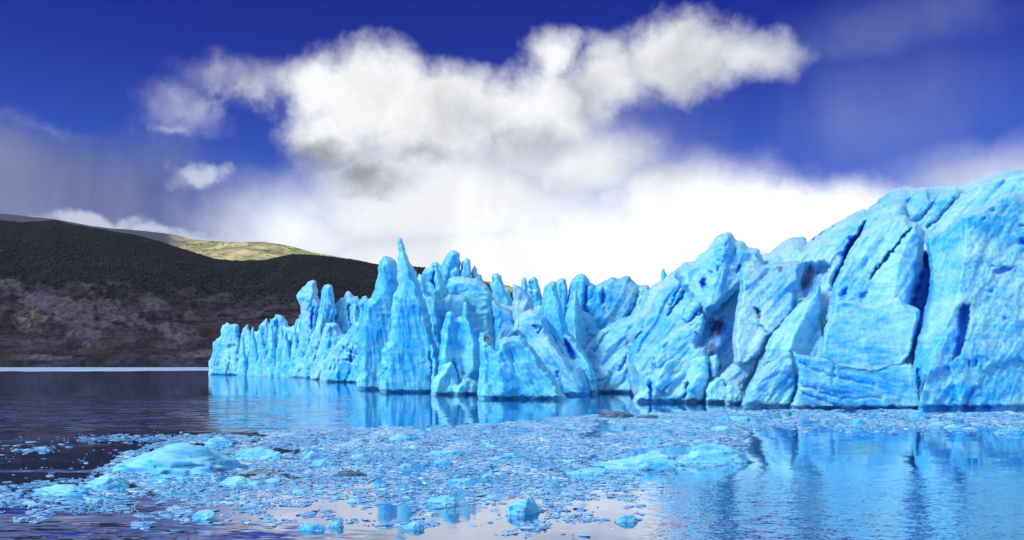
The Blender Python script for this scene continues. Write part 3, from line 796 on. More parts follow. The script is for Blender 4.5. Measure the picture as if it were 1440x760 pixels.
serac('ice_wall', fr('G', [(800, 1200), (830, 1000), (868, 870), (900, 740), (915, 620), (900, 520), (886, 440), (905, 400), (990, 378), (1040, 330), (1095, 282), (1180, 256), (1260, 208), (1310, 168), (1380, 160), (1440, 180), (1540, 210), (1640, 280), (1750, 420), (1820, 700), (1850, 1430), (1440, 1430), (1100, 1425), (835, 1420), (830, 1300)]),
      576.5, 9, 27, yaw=6, thick=6, width=10, pw=.5, soft=14, grain=(62, 1.4), cell=12, amp=.35, rough=.7, scallop=1.1, step=1.5,
      ridges=[(fr('G', [(1120, 285), (1115, 400), (1108, 520), (1066, 760), (1010, 900), (935, 1060), (900, 1180)]), 11, 40, 900)],
      slots=[(fr('H', [(1056, 150), (1090, 98), (1132, 108), (1142, 180), (1118, 300), (1085, 400), (1040, 440), (1042, 380), (1062, 280)]), 9, 5),
             (fr('H', [(1075, 745), (1095, 610), (1180, 545), (1212, 470), (1240, 442), (1310, 440), (1360, 405), (1440, 410), (1900, 400), (1900, 745)]), 2.6, 8),
             (fr('H', [(870, 745), (862, 560), (900, 500), (1000, 450), (1040, 470), (1070, 560), (1080, 745)]), 2.5, 6)],
      cracks=[(fr('H', [(845, 480), (850, 560), (845, 690)]), 2.5, 2.2)],
      pits=[(1408, 254, 5, 7, 20, 3), (1400, 285, 5.5, 3, -20, 2.5), (1396, 296, 5, 3.5, -15, 2.5), (1384, 309, 5, 2, -30, 2), (1437, 318, 5, 3, 0, 2.5), (1438, 341, 9, 7, -10, 4), (1412, 380, 18, 5, -14, 3.5), (1397, 374, 6, 2, -5, 2), (1392, 410, 6, 4, -10, 2), (1412, 448, 3, 3, 0, 1.5),
            (1372, 511, 3, 8, 5, 2.5), (1363, 511, 2.5, 7, 5, 2.5)],
      blue=[(1350, 462, 8, 36, 10, .95), (1400, 560, 50, 26, -10, .30), (1438, 341, 8, 6, -10, .7), (1412, 380, 16, 5, -14, .6), (1300, 450, 7, 60, 12, .7)],
      dirt=[(1292, 545, 4, 30, 0, .75)], label='great right hand buttress with scalloped face')

# the small teeth that crowd the crest
rs = np.random.default_rng(41)


def tooth(px, top, base_y, w, wl, setb, yaw=0.0):
    lean_px = rs.uniform(-2.5, 1.0)
    o = [(px - w * .75, base_y), (px - w * rs.uniform(.42, .6), base_y - (base_y - top) * .45), (px - w * rs.uniform(.15, .32) + lean_px, top + (base_y - top) * rs.uniform(.08, .2)),
         (px + lean_px, top), (px + w * rs.uniform(.12, .3) + lean_px, top + (base_y - top) * rs.uniform(.05, .25)), (px + w * rs.uniform(.4, .55), base_y - (base_y - top) * .5), (px + w * .75, base_y)]
    serac('serac', o, wl, setb, 4, yaw=yaw, thick=3.5, width=6, base=False, grain=(90, 2.2), cell=5, amp=.8, step=1.1)


crest_c = [(590, 392), (640, 383), (690, 402), (730, 402), (780, 402), (830, 396), (880, 402), (905, 410)]
for px in (596, 612, 652, 672, 704, 716, 742, 772, 792, 822, 846, 868, 890):
    tooth(px + rs.uniform(-3, 3), float(np.interp(px, [c[0] for c in crest_c], [c[1] for c in crest_c])) + rs.uniform(-10, 5), 446, rs.uniform(9, 16), 549, 46)
for px, top in ((341, 466), (357, 458), (369, 452), (383, 447), (396, 455), (404, 462), (416, 452), (468, 436), (500, 424), (508, 430)):
    tooth(px, top, 545, rs.uniform(11, 16), 528.6 + max(0, (px - 345)) * .035, 8, -20)
# the wall goes on past the right edge of the view
serac('ice_wall', [(1560, 610), (1590, 420), (1640, 300), (1720, 262), (1820, 250), (1930, 268), (2040, 300), (2180, 330), (2240, 420), (2260, 620), (1900, 625)],
      577.5, 6, 30, yaw=-6, thick=10, width=26, grain=(55, 2.5), cell=11, amp=.6, step=4.0, soft=16, fin=(2.4, 8.0, 54), grime=.4)

# ------------------------------------------------------------------ hills
def interp(xs, pts):
    pts = np.array(pts, float)
    return np.interp(xs, pts[:, 0], pts[:, 1])


near_ridge = [(-900, 330), (-400, 318), (-100, 312), (0, 310), (33, 313), (76, 310), (112, 318), (171, 328), (210, 336), (250, 347), (300, 362), (330, 366), (368, 366), (410, 358), (453, 359), (490, 363), (526, 371), (595, 376), (650, 386), (720, 412), (800, 450), (900, 495), (1000, 516)]
tree_line = [(-900, 400), (0, 388), (25, 398), (70, 406), (110, 402), (150, 404), (190, 404), (230, 408), (300, 414), (420, 424), (520, 430), (700, 460), (1000, 516)]
far_ridge = [(-900, 300), (0, 301), (60, 306), (130, 318), (200, 325), (250, 332), (270, 337), (320, 340), (370, 340), (410, 346), (440, 355), (500, 366), (600, 384), (680, 395), (715, 402), (780, 424), (900, 470), (1000, 514)]
YS, YC = 2500.0, 4300.0


def g_of(t):
    return np.where(t <= 1, np.clip(t, 0, 1) ** 0.62, 1 - (t - 1) * 0.8)


def hill_z(px, t):
    """height of the near hill at azimuth column px, t from shore to crest"""
    Y = YS + (YC - YS) * t
    ridge = interp(px, near_ridge)
    zc = H + (HY - ridge) / F * YC
    base = HY - (HY - ridge) * g_of(t)
    z = H + (HY - base) / F * Y
    z = np.where(t > 1, zc * (1 - (t - 1) * 0.9), z) - 14 * np.clip(1 - t / 0.05, 0, 1)
    X = (px - CX) / F * Y
    en = np.clip(t / 0.08, 0, 1) * np.clip(zc / 120, 0, 1)
    ed = np.clip(1 - np.abs(t - 1) / 0.12, 0, 1)
    z = z + en * (1 - 0.75 * ed) * (fbm(X / 420, Y / 420, 1.0, 5) * 26)
    row = HY - (z - H) / Y * F
    rockw = sstep(-6, 6, row - interp(px, tree_line))
    rr = ridged(X / 130 + .3 * fbm(X / 200, Y / 200, 5), Y / 210, z / 90, 5, 0.58)
    z = z + en * rockw * (rr * 18 + 5 * np.abs(fbm(X / 40, Y / 60, 2.2, 3)))
    return X, Y, z, row


px_ = np.arange(-520, 1000, 1.8)
t_ = np.concatenate([np.linspace(0, 0.35, 130), np.linspace(0.35, 1.0, 120)[1:], np.linspace(1.0, 1.35, 14)[1:]])
PX, TT = np.meshgrid(px_, t_)
X, Y, Z, ROW = hill_z(PX.ravel(), TT.ravel())
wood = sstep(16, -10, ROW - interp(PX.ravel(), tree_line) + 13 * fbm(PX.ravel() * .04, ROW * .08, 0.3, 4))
pxr = PX.ravel()


def blob(cx, cy, rx, ry, rot=0, k=1.0, n=0.8):
    c, s = math.cos(R(rot)), math.sin(R(rot))
    ux, uy = pxr - cx, ROW - cy
    rr = np.sqrt(((ux * c + uy * s) / rx) ** 2 + ((-ux * s + uy * c) / ry) ** 2) + n * fbm(pxr * .06, ROW * .12, cx * .1, 4) * 0.5
    return k * sstep(1.1, 0.7, rr)


scree = np.zeros(len(pxr))
for a in [(85, 440, 60, 16, 12), (150, 445, 34, 17, 24), (215, 438, 26, 11, 20), (40, 425, 55, 10, 24), (110, 462, 50, 9, 8), (190, 462, 40, 8, 14), (10, 408, 34, 12, 30), (120, 480, 30, 5, 0), (230, 470, 40, 5, 6), (60, 505, 40, 4, 0), (255, 480, 30, 7, 4), (280, 500, 30, 5, 0)]:
    scree = np.maximum(scree, blob(*a))
pale = np.zeros(len(pxr))
for a in [(40, 458, 22, 22, 60, .9, .9), (122, 491, 7, 3, 10, 1.0, .2), (95, 400, 14, 5, -20, .35), (120, 410, 8, 6, 0, .4), (265, 455, 10, 8, 0, .35)]:
    pale = np.maximum(pale, blob(*a))
nr, nc = TT.shape
ii = np.arange(nr * nc).reshape(nr, nc)
faces = np.stack([ii[:-1, :-1], ii[:-1, 1:], ii[1:, 1:], ii[1:, :-1]], -1).reshape(-1, 4)
M_ROCK = rock_material()
hill = mesh_np('hill', np.c_[X, Y, Z], faces, M_ROCK, None, True, dict(wood=wood, scree=scree * (1 - wood), pale=pale * (1 - wood)))
tag(hill, 'dark rocky hillside rising from the far shore, wooded above', 'hill', None, 'structure')

# the grass hill behind; its sunlight is put into a bright grass colour
px2 = np.arange(-700, 1010, 4.0)
t2 = np.concatenate([np.linspace(0, 1, 90), np.linspace(1, 1.4, 8)[1:]])
PX2, T2 = np.meshgrid(px2, t2)
Yf = 4700 + 2300 * T2
rz = H + (HY - interp(PX2, far_ridge)) / F * 7000
z2 = np.where(T2 <= 1, (H + (HY - (HY - (HY - interp(PX2, far_ridge)) * np.clip(T2, 0, 1) ** 0.8)) / F * Yf), rz * (1 - (T2 - 1)))
Xf = (PX2 - CX) / F * Yf
z2 = z2 + fbm(Xf / 500, Yf / 500, 3, 5) * 22 * np.clip(T2 * 4, 0, 1) * (1 - .7 * np.clip(1 - np.abs(T2 - 1) / .1, 0, 1))
nr, nc = T2.shape
ii = np.arange(nr * nc).reshape(nr, nc)
faces = np.stack([ii[:-1, :-1], ii[:-1, 1:], ii[1:, 1:], ii[1:, :-1]], -1).reshape(-1, 4)
dark_left = sstep(275, 225, PX2 + 16 * fbm(Xf / 300, Yf / 300, 8, 4))  # darker bluish tone towards the left end
fh = mesh_np('mountain', np.c_[Xf.ravel(), Yf.ravel(), z2.ravel()], faces, grass_hill_material(), None, True, dict(dark_left=dark_left.ravel()))
tag(fh, 'yellow green grassy ridge behind the dark hill', 'mountain', None, 'structure')

# southern beech forest: far-off crowns that read as one mass
ico_t = (1 + 5 ** .5) / 2
ICO_V = np.array([(-1, ico_t, 0), (1, ico_t, 0), (-1, -ico_t, 0), (1, -ico_t, 0), (0, -1, ico_t), (0, 1, ico_t), (0, -1, -ico_t), (0, 1, -ico_t), (ico_t, 0, -1), (ico_t, 0, 1), (-ico_t, 0, -1), (-ico_t, 0, 1)]) / math.hypot(1, ico_t)
ICO_F = np.array([(0, 11, 5), (0, 5, 1), (0, 1, 7), (0, 7, 10), (0, 10, 11), (1, 5, 9), (5, 11, 4), (11, 10, 2), (10, 7, 6), (7, 1, 8), (3, 9, 4), (3, 4, 2), (3, 2, 6), (3, 6, 8), (3, 8, 9), (4, 9, 5), (2, 4, 11), (6, 2, 10), (8, 6, 7), (9, 8, 1)])


def ico(sub):
    V, Fc = ICO_V.copy(), ICO_F.copy()
    for _ in range(sub):
        V = list(map(tuple, V)); cache = {}; nf = []

        def m(a, b):
            k = (min(a, b), max(a, b))
            if k not in cache:
                p = (np.array(V[a]) + np.array(V[b])) / 2
                V.append(tuple(p / np.linalg.norm(p))); cache[k] = len(V) - 1
            return cache[k]
        for a, b, c in Fc:
            ab, bc, ca = m(a, b), m(b, c), m(c, a)
            nf += [(a, ab, ca), (b, bc, ab), (c, ca, bc), (ab, bc, ca)]
        V, Fc = np.array(V), np.array(nf)
    return V, Fc


def scatter(centres, scales, template, jitter, seed):
    """many uneven lumps as one vertex array: centres (n,3), scales (n,3)"""
    r = np.random.default_rng(seed)
    V, Fc = template
    n, k = len(centres), len(V)
    rad = 1 + jitter * r.uniform(-1, 1, (n, k, 1))
    ang = r.uniform(0, 2 * np.pi, n)
    c, s = np.cos(ang)[:, None], np.sin(ang)[:, None]
    P = V[None] * rad
    tw = r.uniform(0, 2 * np.pi, n)
    P2 = P.copy()
    P2[..., 1] = P[..., 1] * np.cos(tw)[:, None] - P[..., 2] * np.sin(tw)[:, None]
    P2[..., 2] = P[..., 1] * np.sin(tw)[:, None] + P[..., 2] * np.cos(tw)[:, None]
    P2 = P2 * scales[:, None, :]
    Q = P2.copy()
    Q[..., 0] = P2[..., 0] * c - P2[..., 1] * s
    Q[..., 1] = P2[..., 0] * s + P2[..., 1] * c
    Q += centres[:, None, :]
    Fa = (Fc[None] + (np.arange(n) * k)[:, None, None]).reshape(-1, 3)
    return Q.reshape(-1, 3), Fa


n = 60000
fpx = rng.uniform(-420, 720, n)
ft = rng.uniform(0.2, 1.03, n)
X, Y, Z, row = hill_z(fpx, ft)
dens = sstep(16, -12, row - interp(fpx, tree_line) + 13 * fbm(fpx * .04, row * .08, 0.3, 4))
dens *= 0.45 + 0.55 * sstep(-.25, .15, fbm(X / 150, Y / 150, 6, 4))
hi = sstep(0.8, 1.0, ft) * 0.35
keep = (rng.uniform(0, 1, n) < dens * (1 - hi)) & (Z > 60)
X, Y, Z = X[keep], Y[keep], Z[keep]
nk = len(X)
sz = rng.uniform(3.2, 8.0, nk) * (1 - 0.45 * sstep(.75, 1.0, ft[keep]))
Vt, Ft = scatter(np.c_[X, Y, Z + sz * .25], np.c_[sz, sz, sz * rng.uniform(.55, .95, nk)], (ICO_V, ICO_F), 0.42, 3)
tone = np.clip(rng.uniform(0, 1, nk) * .5 + .5 * (0.5 + fbm(X / 90, Y / 90, 2, 3)), 0, 1)
forest = mesh_np('forest', Vt, Ft, leaf_material(), None, True, dict(tone=np.repeat(tone, 12)))
tag(forest, 'dark green beech forest covering the upper hillside', 'forest', None, 'stuff')

# ------------------------------------------------------------------ lake
S = 9000.0
water = mesh_np('lake', [(-S, -400, 0), (S, -400, 0), (S, S, 0), (-S, S, 0)], np.array([[0, 1, 2, 3]]), water_material(), None, False)
tag(water, 'cold glacial lake, mirror calm near the ice and ruffled elsewhere', 'lake', None, 'structure')

# belt of ruffled water off the far shore, its bright sky reflection painted in
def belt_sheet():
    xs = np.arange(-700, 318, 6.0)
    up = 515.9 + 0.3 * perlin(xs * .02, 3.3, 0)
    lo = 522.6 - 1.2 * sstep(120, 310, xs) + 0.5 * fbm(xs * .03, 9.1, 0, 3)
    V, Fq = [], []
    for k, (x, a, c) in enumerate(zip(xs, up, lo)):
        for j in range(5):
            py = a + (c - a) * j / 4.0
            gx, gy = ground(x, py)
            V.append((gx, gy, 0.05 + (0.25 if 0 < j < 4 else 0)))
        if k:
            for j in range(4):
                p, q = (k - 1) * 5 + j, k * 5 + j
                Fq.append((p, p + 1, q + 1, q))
    m, nt, out = new_mat('painted_sky_glare')
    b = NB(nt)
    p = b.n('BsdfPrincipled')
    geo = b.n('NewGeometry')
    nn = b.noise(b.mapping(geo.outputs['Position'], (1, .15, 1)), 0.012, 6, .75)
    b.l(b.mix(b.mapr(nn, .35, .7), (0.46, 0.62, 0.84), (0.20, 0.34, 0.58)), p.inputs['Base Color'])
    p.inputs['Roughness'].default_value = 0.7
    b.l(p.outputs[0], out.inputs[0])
    o = mesh_np('ruffled_water', V, np.array(Fq), m, None, True)
    tag(o, 'pale belt of ruffled water along the far shore, its sky reflection painted in', 'drift ice', None, 'stuff')


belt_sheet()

# ------------------------------------------------------------------ floating ice
T2_, T3_, T4_ = ico(2), ico(3), ico(4)


def berg_mesh(name, w, dpt, h, seed, sub=4, sharp=1.0, lumps=None):
    """a weathered floe: broken faces above, flat keel just under the water"""
    V, Fc = (T4_ if sub == 4 else T3_ if sub == 3 else T2_)
    r = np.random.default_rng(seed)
    P = V.copy()
    # cut by random planes to get broken faces
    for k in range(9):
        nrm = r.normal(size=3); nrm[2] = abs(nrm[2]) * .8; nrm /= np.linalg.norm(nrm)
        dd = r.uniform(.50, .85)
        t = P @ nrm - dd
        P = P - np.where(t > 0, t, 0)[:, None] * nrm * (0.75 * sharp)
    o1 = r.uniform(0, 50, 3)
    dsp = 0.20 * fbm(P[:, 0] * 1.7 + o1[0], P[:, 1] * 1.7 + o1[1], P[:, 2] * 1.7, 3) + 0.13 * ridged(P[:, 0] * 3.5 + o1[2], P[:, 1] * 3.5, P[:, 2] * 5, 3) + 0.11 * fbm(P[:, 0] * 8, P[:, 1] * 8, P[:, 2] * 8 + seed, 3)
    P = P * (1 + dsp)[:, None]
    P[:, :2] += 0.22 * np.c_[fbm(P[:, 0] * 1.1 + o1[1], P[:, 1] * 1.1, seed, 2), fbm(P[:, 0] * 1.1, P[:, 1] * 1.1 + o1[0], seed, 2)]
    if lumps:
        P[:, 2] = P[:, 2] * np.interp(P[:, 0], [q[0] for q in lumps], [q[1] for q in lumps])
    P[:, 2] = np.sign(P[:, 2]) * np.abs(P[:, 2]) ** .72
    P[:, 2] = np.where(P[:, 2] < -.12, -.12 + (P[:, 2] + .12) * .15, P[:, 2])
    P = P * np.array([w / 2, dpt / 2, h])
    me = bpy.data.meshes.new(name)
    me.from_pydata(P.tolist(), [], Fc.tolist())
    for k, v in (('blue', 0.0), ('dirt', 0.0), ('scallop', 0.2), ('grime', 0.0)):
        at = me.attributes.new(k, 'FLOAT', 'POINT')
        at.data.foreach_set('value', np.full(len(P), v, np.float32))
    me.polygons.foreach_set('use_smooth', np.ones(len(me.polygons), bool))
    me.update()
    return me


def berg(name, px, py, wpx, hpx, label, cat, seed, group=None, depth=0.8, mat=None, lumps=None, rot=0, dirt=0, sub=4, blue=0.0):
    """py = row of its front water line"""
    gx, gy = ground(px, py)
    w = wpx / F * gy
    h = max(hpx / F * gy * 0.95, .04)
    dp = w * depth
    me = berg_mesh(name, w, dp, h, seed, sub, 1.0, lumps)
    me.materials.append(mat or M_BERG)
    if dirt: me.attributes['dirt'].data.foreach_set('value', np.full(len(me.vertices), dirt, np.float32))
    if blue: me.attributes['blue'].data.foreach_set('value', np.full(len(me.vertices), blue, np.float32))
    o = bpy.data.objects.new(name, me)
    o.location = (gx, gy + dp * .42, 0.0)
    o.rotation_euler.z = rot
    COL.objects.link(o)
    return tag(o, label, cat, group)


berg('iceberg', 228, 667, 200, 36, 'largest low iceberg, bright cyan, floating at the left edge of the brash', 'iceberg', 11, depth=.55, lumps=[(-1, .35), (-.6, .55), (-.25, 1.0), (.1, 1.1), (.4, .85), (.75, .55), (1, .3)])
berg('iceberg', 902, 661, 118, 22, 'long humped cyan floe with a tail trailing to its left', 'iceberg', 23, depth=.4, lumps=[(-1, .45), (-.5, .5), (-.1, .7), (.3, 1.15), (.7, .9), (1, .4)])
berg('iceberg', 1014, 652, 104, 29, 'cyan floe with two humps, alone in the blue water right of the brash', 'iceberg', 31, depth=.5, lumps=[(-1, .5), (-.5, 1.05), (-.1, .85), (.2, .95), (.6, .6), (1, .25)])
berg('iceberg', 735, 725, 58, 28, 'knobbly blue ice block in the white water at bottom centre', 'iceberg', 47, depth=.7, lumps=[(-1, .7), (-.3, .75), (.1, .8), (.45, 1.15), (.8, .9), (1, .6)])
berg('ice_floe', 146, 690, 66, 20, 'pale floe in front of the largest iceberg, on its left', 'ice floe', 53, depth=.5)
berg('ice_floe', 88, 697, 78, 15, 'flat pale floe nearest the left frame edge, below the dark water', 'ice floe', 59, depth=.5)
berg('ice_floe', 357, 646, 64, 15, 'low smooth cyan floe just right of the largest iceberg', 'ice floe', 61, depth=.4)
berg('ice_floe', 306, 629, 48, 12, 'small peaked floe behind the right end of the largest iceberg', 'ice floe', 67, depth=.4)
berg('ice_floe', 438, 646, 24, 10, 'upright rounded ice lump touching a flatter one in the left brash', 'ice floe', 71, depth=.6)
berg('ice_floe', 455, 656, 36, 10, 'flatter ice lump just in front of an upright rounded one', 'ice floe', 73, depth=.5)
berg('ice_floe', 336, 684, 56, 13, 'soft blue floe midway between the big iceberg and the open white water', 'ice floe', 79, depth=.5)
berg('ice_floe', 238, 679, 60, 10, 'thin floe directly in front of the largest iceberg', 'ice floe', 83, depth=.5)
berg('ice_floe', 566, 620, 42, 10, 'wide low floe near the upper edge of the brash, left of centre', 'ice floe', 89, depth=.4)
berg('ice_floe', 623, 641, 48, 8, 'long thin floe in the middle of the brash', 'ice floe', 97, depth=.4)
berg('ice_floe', 622, 656, 26, 11, 'rounded blue lump in front of the long thin floe mid brash', 'ice floe', 101, depth=.6)
berg('ice_floe', 650, 682, 50, 13, 'blue floe with a higher right end, behind the knobbly block', 'ice floe', 103, depth=.4, lumps=[(-1, .5), (0, .7), (.6, 1.1), (1, .7)])
berg('ice_floe', 718, 645, 28, 8, 'small bright floe in the brash behind the knobbly block', 'ice floe', 107, depth=.5)
berg('ice_floe', 625, 712, 36, 15, 'pale blue lump at the rim of the white water left of the knobbly block', 'ice floe', 109, depth=.6)
berg('ice_floe', 285, 731, 30, 13, 'blue slab standing in the white water at lower left', 'ice floe', 113, depth=.5)
berg('ice_floe', 437, 747, 40, 11, 'flat tabular floe in the white water near the bottom edge', 'ice floe', 127, depth=.45)
berg('ice_floe', 471, 742, 24, 11, 'blue floe touching the right end of the flat tabular one', 'ice floe', 131, depth=.5)
berg('ice_floe', 580, 745, 24, 10, 'small dark blue floe under the twin spire reflections', 'ice floe', 137, depth=.6)
berg('ice_floe', 880, 735, 32, 10, 'dull blue floe lowest right, by the ruffled white water', 'ice floe', 139, depth=.6)
berg('ice_floe', 830, 668, 54, 10, 'pale lumpy floe in front of the tail of the long humped one', 'ice floe', 149, depth=.5)
berg('ice_floe', 1208, 598, 26, 8, 'small pale floe with a ragged top in the thin right belt', 'ice floe', 151, depth=.4)
berg('ice_floe', 1291, 588, 22, 9, 'peaked pale floe under the dirty crack in the right wall', 'ice floe', 157, depth=.5)
berg('ice_floe', 1424, 610, 40, 8, 'white tipped floe at the right frame edge', 'ice floe', 163, depth=.4)
berg('ice_floe', 1017, 606, 32, 8, 'low cyan floe behind the two humped one', 'ice floe', 167, depth=.4)
berg('ice_floe', 1020, 592, 22, 6, 'thin pale floe close under the glacier foot', 'ice floe', 173, depth=.4)
berg('ice_floe', 1345, 602, 26, 5, 'flat pale floe among the scattered pieces of the right belt', 'ice floe', 179, depth=.4)
berg('ice_floe', 1043, 591, 28, 6, 'pale floe just right of a thin one under the glacier foot', 'ice floe', 181, depth=.4)
# grit-covered ice and drifting wood
berg('dirty_iceberg', 870, 588, 52, 9, 'blackish grit covered ice hump at the upper edge of the brash', 'iceberg', 191, depth=.5, dirt=1.6)
berg('dirty_iceberg', 912, 589, 26, 6, 'smaller grit covered hump right of the blackish one', 'iceberg', 193, depth=.5, dirt=1.3)
berg('dirty_iceberg', 492, 671, 36, 11, 'flat dark brown grit covered slab amid the brash', 'iceberg', 197, depth=.5, dirt=1.6)

# --- smaller pieces one can count, then the brash that nobody could
def brash_density(px, py):
    top = interp(px, [(-200, 660), (0, 684), (60, 676), (120, 672), (170, 640), (230, 622), (300, 612), (400, 606), (520, 601), (640, 599), (760, 590), (850, 584), (960, 580), (1100, 577), (1440, 576), (1700, 576)])
    d = sstep(-1.5, 2.0, py - top + 2.5 * fbm(px * .03, py * .1, .7, 3))
    bot = interp(px, [(-200, 722), (0, 728), (120, 728), (250, 735), (400, 742), (520, 738), (650, 745), (780, 748), (860, 746), (960, 738), (1010, 720), (1030, 680), (1040, 640), (1060, 622), (1080, 612), (1440, 612), (1700, 612)])
    ragged = fbm(px * .018, py * .05, 4.2, 4)
    d = d * sstep(4, -8, py - bot + 16 * ragged * sstep(640, 720, py))
    rgt = sstep(965, 850, px + 70 * fbm(px * .02, py * .05, 6.1, 4) + .6 * (py - 650)) 
    d = d * (1 - sstep(640, 662, py) * (1 - rgt))
    d = d * (0.62 + 0.38 * sstep(-.25, .25, fbm(px * .022, py * .09, 5.5, 4)))
    # open leads that mirror the bright sky
    low = sstep(690, 735, py)
    d = d * np.where(ragged + 0.55 * low > 0.42, 0.04, 1)
    # blue lead behind the humped floe
    lead = np.sqrt(((px - 930) / 85) ** 2 + ((py - 636 + (px - 930) * .06) / 7) ** 2)
    d = d * sstep(.75, 1.05, lead + .3 * fbm(px * .04, py * .1, 8.8, 3))
    for cx, cy, rx, ry in [(862, 637, 10, 4), (500, 722, 34, 10), (550, 722, 32, 15), (665, 726, 45, 13), (845, 708, 48, 6), (460, 738, 40, 7), (345, 728, 30, 5), (300, 730, 18, 4)]:
        rr = np.sqrt(((px - cx) / rx) ** 2 + ((py - cy) / ry) ** 2) + .35 * fbm(px * .05, py * .12, 1.9, 3)
        d = d * sstep(.8, 1.0, rr)
    # right belt is thin
    rb = sstep(985, 1080, px)
    d = d * (1 - rb * (0.62 + 0.30 * sstep(596, 610, py) - .25 * np.clip(fbm(px * .02, py * .12, 2.7, 3), -.5, 1)))
    # a few strays on the dark water
    stray = 0.012 * sstep(610, 616, py) * sstep(690, 680, py) * (px < 260) + .35 * np.exp(-((py - 617 - 4 * perlin(px * .02, 1.1, 0)) / 4) ** 2) * (px > 110) * (px < 300) + .5 * np.exp(-(np.hypot((px - 50) / 22, (py - 633 + (px - 50) * .12) / 3)) ** 2)
    return np.clip(np.maximum(d, stray), 0, 1)


def sample_brash(n, seed):
    r = np.random.default_rng(seed)
    Y = np.sqrt(r.uniform(40.0 ** 2, 168.0 ** 2, n))
    px = r.uniform(-160, 1600, n)
    py = HY + H * F / Y
    k = r.uniform(0, 1, n) < brash_density(px, py)
    return (px[k] - CX) / F * Y[k], Y[k], px[k], py[k]


# counted pieces: eight shapes, repeated
shapes = [berg_mesh('ice_chunk', 1.0, .75, .26, 300 + k, 3) for k in range(8)]
for me in shapes: me.materials.append(M_BERG)
bx, by, bpx, bpy_ = sample_brash(6000, 5)
cnt = 0
vis = (bpx > -10) & (bpx < 1450)
bx, by, bpx, bpy_ = bx[vis], by[vis], bpx[vis], bpy_[vis]
order = rng.permutation(len(bx))
rows = []
for i in order:
    # spread evenly over the picture rather than over the water
    if rng.uniform() > (bpy_[i] - 570) / 170 * .6 + .25: continue
    if bpy_[i] > 720: continue
    rows.append(i)
    if len(rows) >= 255: break
for i in rows:
    o = bpy.data.objects.new('ice_chunk', shapes[cnt % 8])
    s = (0.28 + 0.85 * rng.uniform() ** 2.2) * (0.75 + by[i] / 110)
    o.scale = (s, s * rng.uniform(.7, 1.2), s * rng.uniform(.30, .70))
    o.location = (bx[i], by[i], 0.0)
    o.rotation_euler.z = rng.uniform(0, 6.28)
    COL.objects.link(o)
    tag(o, 'small pale blue lump of ice among the brash, one of hundreds alike', 'ice chunk', 'small ice chunks in the brash')
    cnt += 1

bx, by, bpx, bpy_ = sample_brash(340000, 9)
nb = len(bx)
sz = 0.045 + 0.25 * rng.uniform(0, 1, nb) ** 3.6
sz *= 0.75 + by / 180
Vb, Fb = scatter(np.c_[bx, by, 0.012 + 0.02 * rng.uniform(-1, 1, nb)], np.c_[sz * rng.uniform(.8, 1.6, nb), sz, 0.018 + sz * rng.uniform(.05, .20, nb)], (ICO_V, ICO_F), 0.42, 21)
tn = np.clip(rng.uniform(0, 1, nb) * .85 + .25 * fbm(bx / 6, by / 9, 1, 3) + .1, 0, 1)
brash = mesh_np('brash_ice', Vb, Fb, M_BRASH, None, False, dict(tone=np.repeat(tn, 12)))
tag(brash, 'dense raft of small broken ice covering the water', 'brash ice', None, 'stuff')
print('brash', nb, 'trees', nk)

# ------------------------------------------------------------------ air
hb = np.array([(x, y, z) for z in (-3.0, 1400.0) for y in (-900.0, 9500.0) for x in (-9500.0, 9500.0)])
hf = np.array([(0, 2, 3, 1), (4, 5, 7, 6), (0, 1, 5, 4), (2, 6, 7, 3), (0, 4, 6, 2), (1, 3, 7, 5)])
hm, hnt, hout = new_mat('haze_air')
pv = hnt.nodes.new('ShaderNodeVolumePrincipled')
pv.inputs['Color'].default_value = (0.72, 0.80, 1.0, 1)
pv.inputs['Density'].default_value = HAZE
hnt.links.new(pv.outputs[0], hout.inputs['Volume'])
haze = mesh_np('haze', hb, hf, hm, None, False)
tag(haze, 'thin bluish haze over the lake and hills', 'haze', None, 'stuff')

# ------------------------------------------------------------------ light
SUN_AZ, SUN_EL = -120.0, 41.0     # azimuth clockwise from +Y (behind, left), elevation
world = bpy.data.worlds.new('World')
scene.world = world
world.use_nodes = True
nt = world.node_tree
for n_ in list(nt.nodes): nt.nodes.remove(n_)
b = NB(nt)
wout = b.n('OutputWorld')
bg = b.n('Background')
bg.inputs['Strength'].default_value = 0.1
tc = b.n('TexCoord')
D = tc.outputs['Generated']
sky = b.n('TexSky', sky_type='NISHITA')
sky.sun_disc = False
sky.sun_elevation = R(SUN_EL)
sky.sun_rotation = R(SUN_AZ)
sky.air_density = 1.0; sky.dust_density = 0.3; sky.ozone_density = 3.0
sep = b.n('SeparateXYZ'); b.l(D, sep.inputs[0])
az = b.math('ARCTAN2', sep.outputs[0], sep.outputs[1])
el = b.math('ARCSINE', sep.outputs[2])
# fractal wander of the cloud edges
nA = b.n('TexNoise'); b.put(nA.inputs['Vector'], D)
for k, v in (('Scale', 7.0), ('Detail', 7), ('Roughness', .58)): nA.inputs[k].default_value = v
nB = b.n('TexNoise'); b.put(nB.inputs['Vector'], D)
for k, v in (('Scale', 24.0), ('Detail', 6), ('Roughness', .6)): nB.inputs[k].default_value = v
warp = b.vmath('SUBTRACT', nA.outputs['Color'], (0.5, 0.5, 0.5))
warp = b.vmath('ADD', warp, b.vmath('MULTIPLY', b.vmath('SUBTRACT', nB.outputs['Color'], (0.5, 0.5, 0.5)), (.24, .24, 0.0)))
comb = b.n('CombineXYZ'); b.l(az, comb.inputs[0]); b.l(el, comb.inputs[1])
UV = b.vmath('ADD', comb.outputs[0], b.vmath('MULTIPLY', warp, (0.13, 0.11, 0.0)))
UVs = b.vmath('ADD', comb.outputs[0], b.vmath('MULTIPLY', warp, (0.16, 0.07, 0.0)))


def ang(px, py):
    a = math.atan((px - CX) / F)
    return a, math.atan((HY - py) / F * math.cos(a))


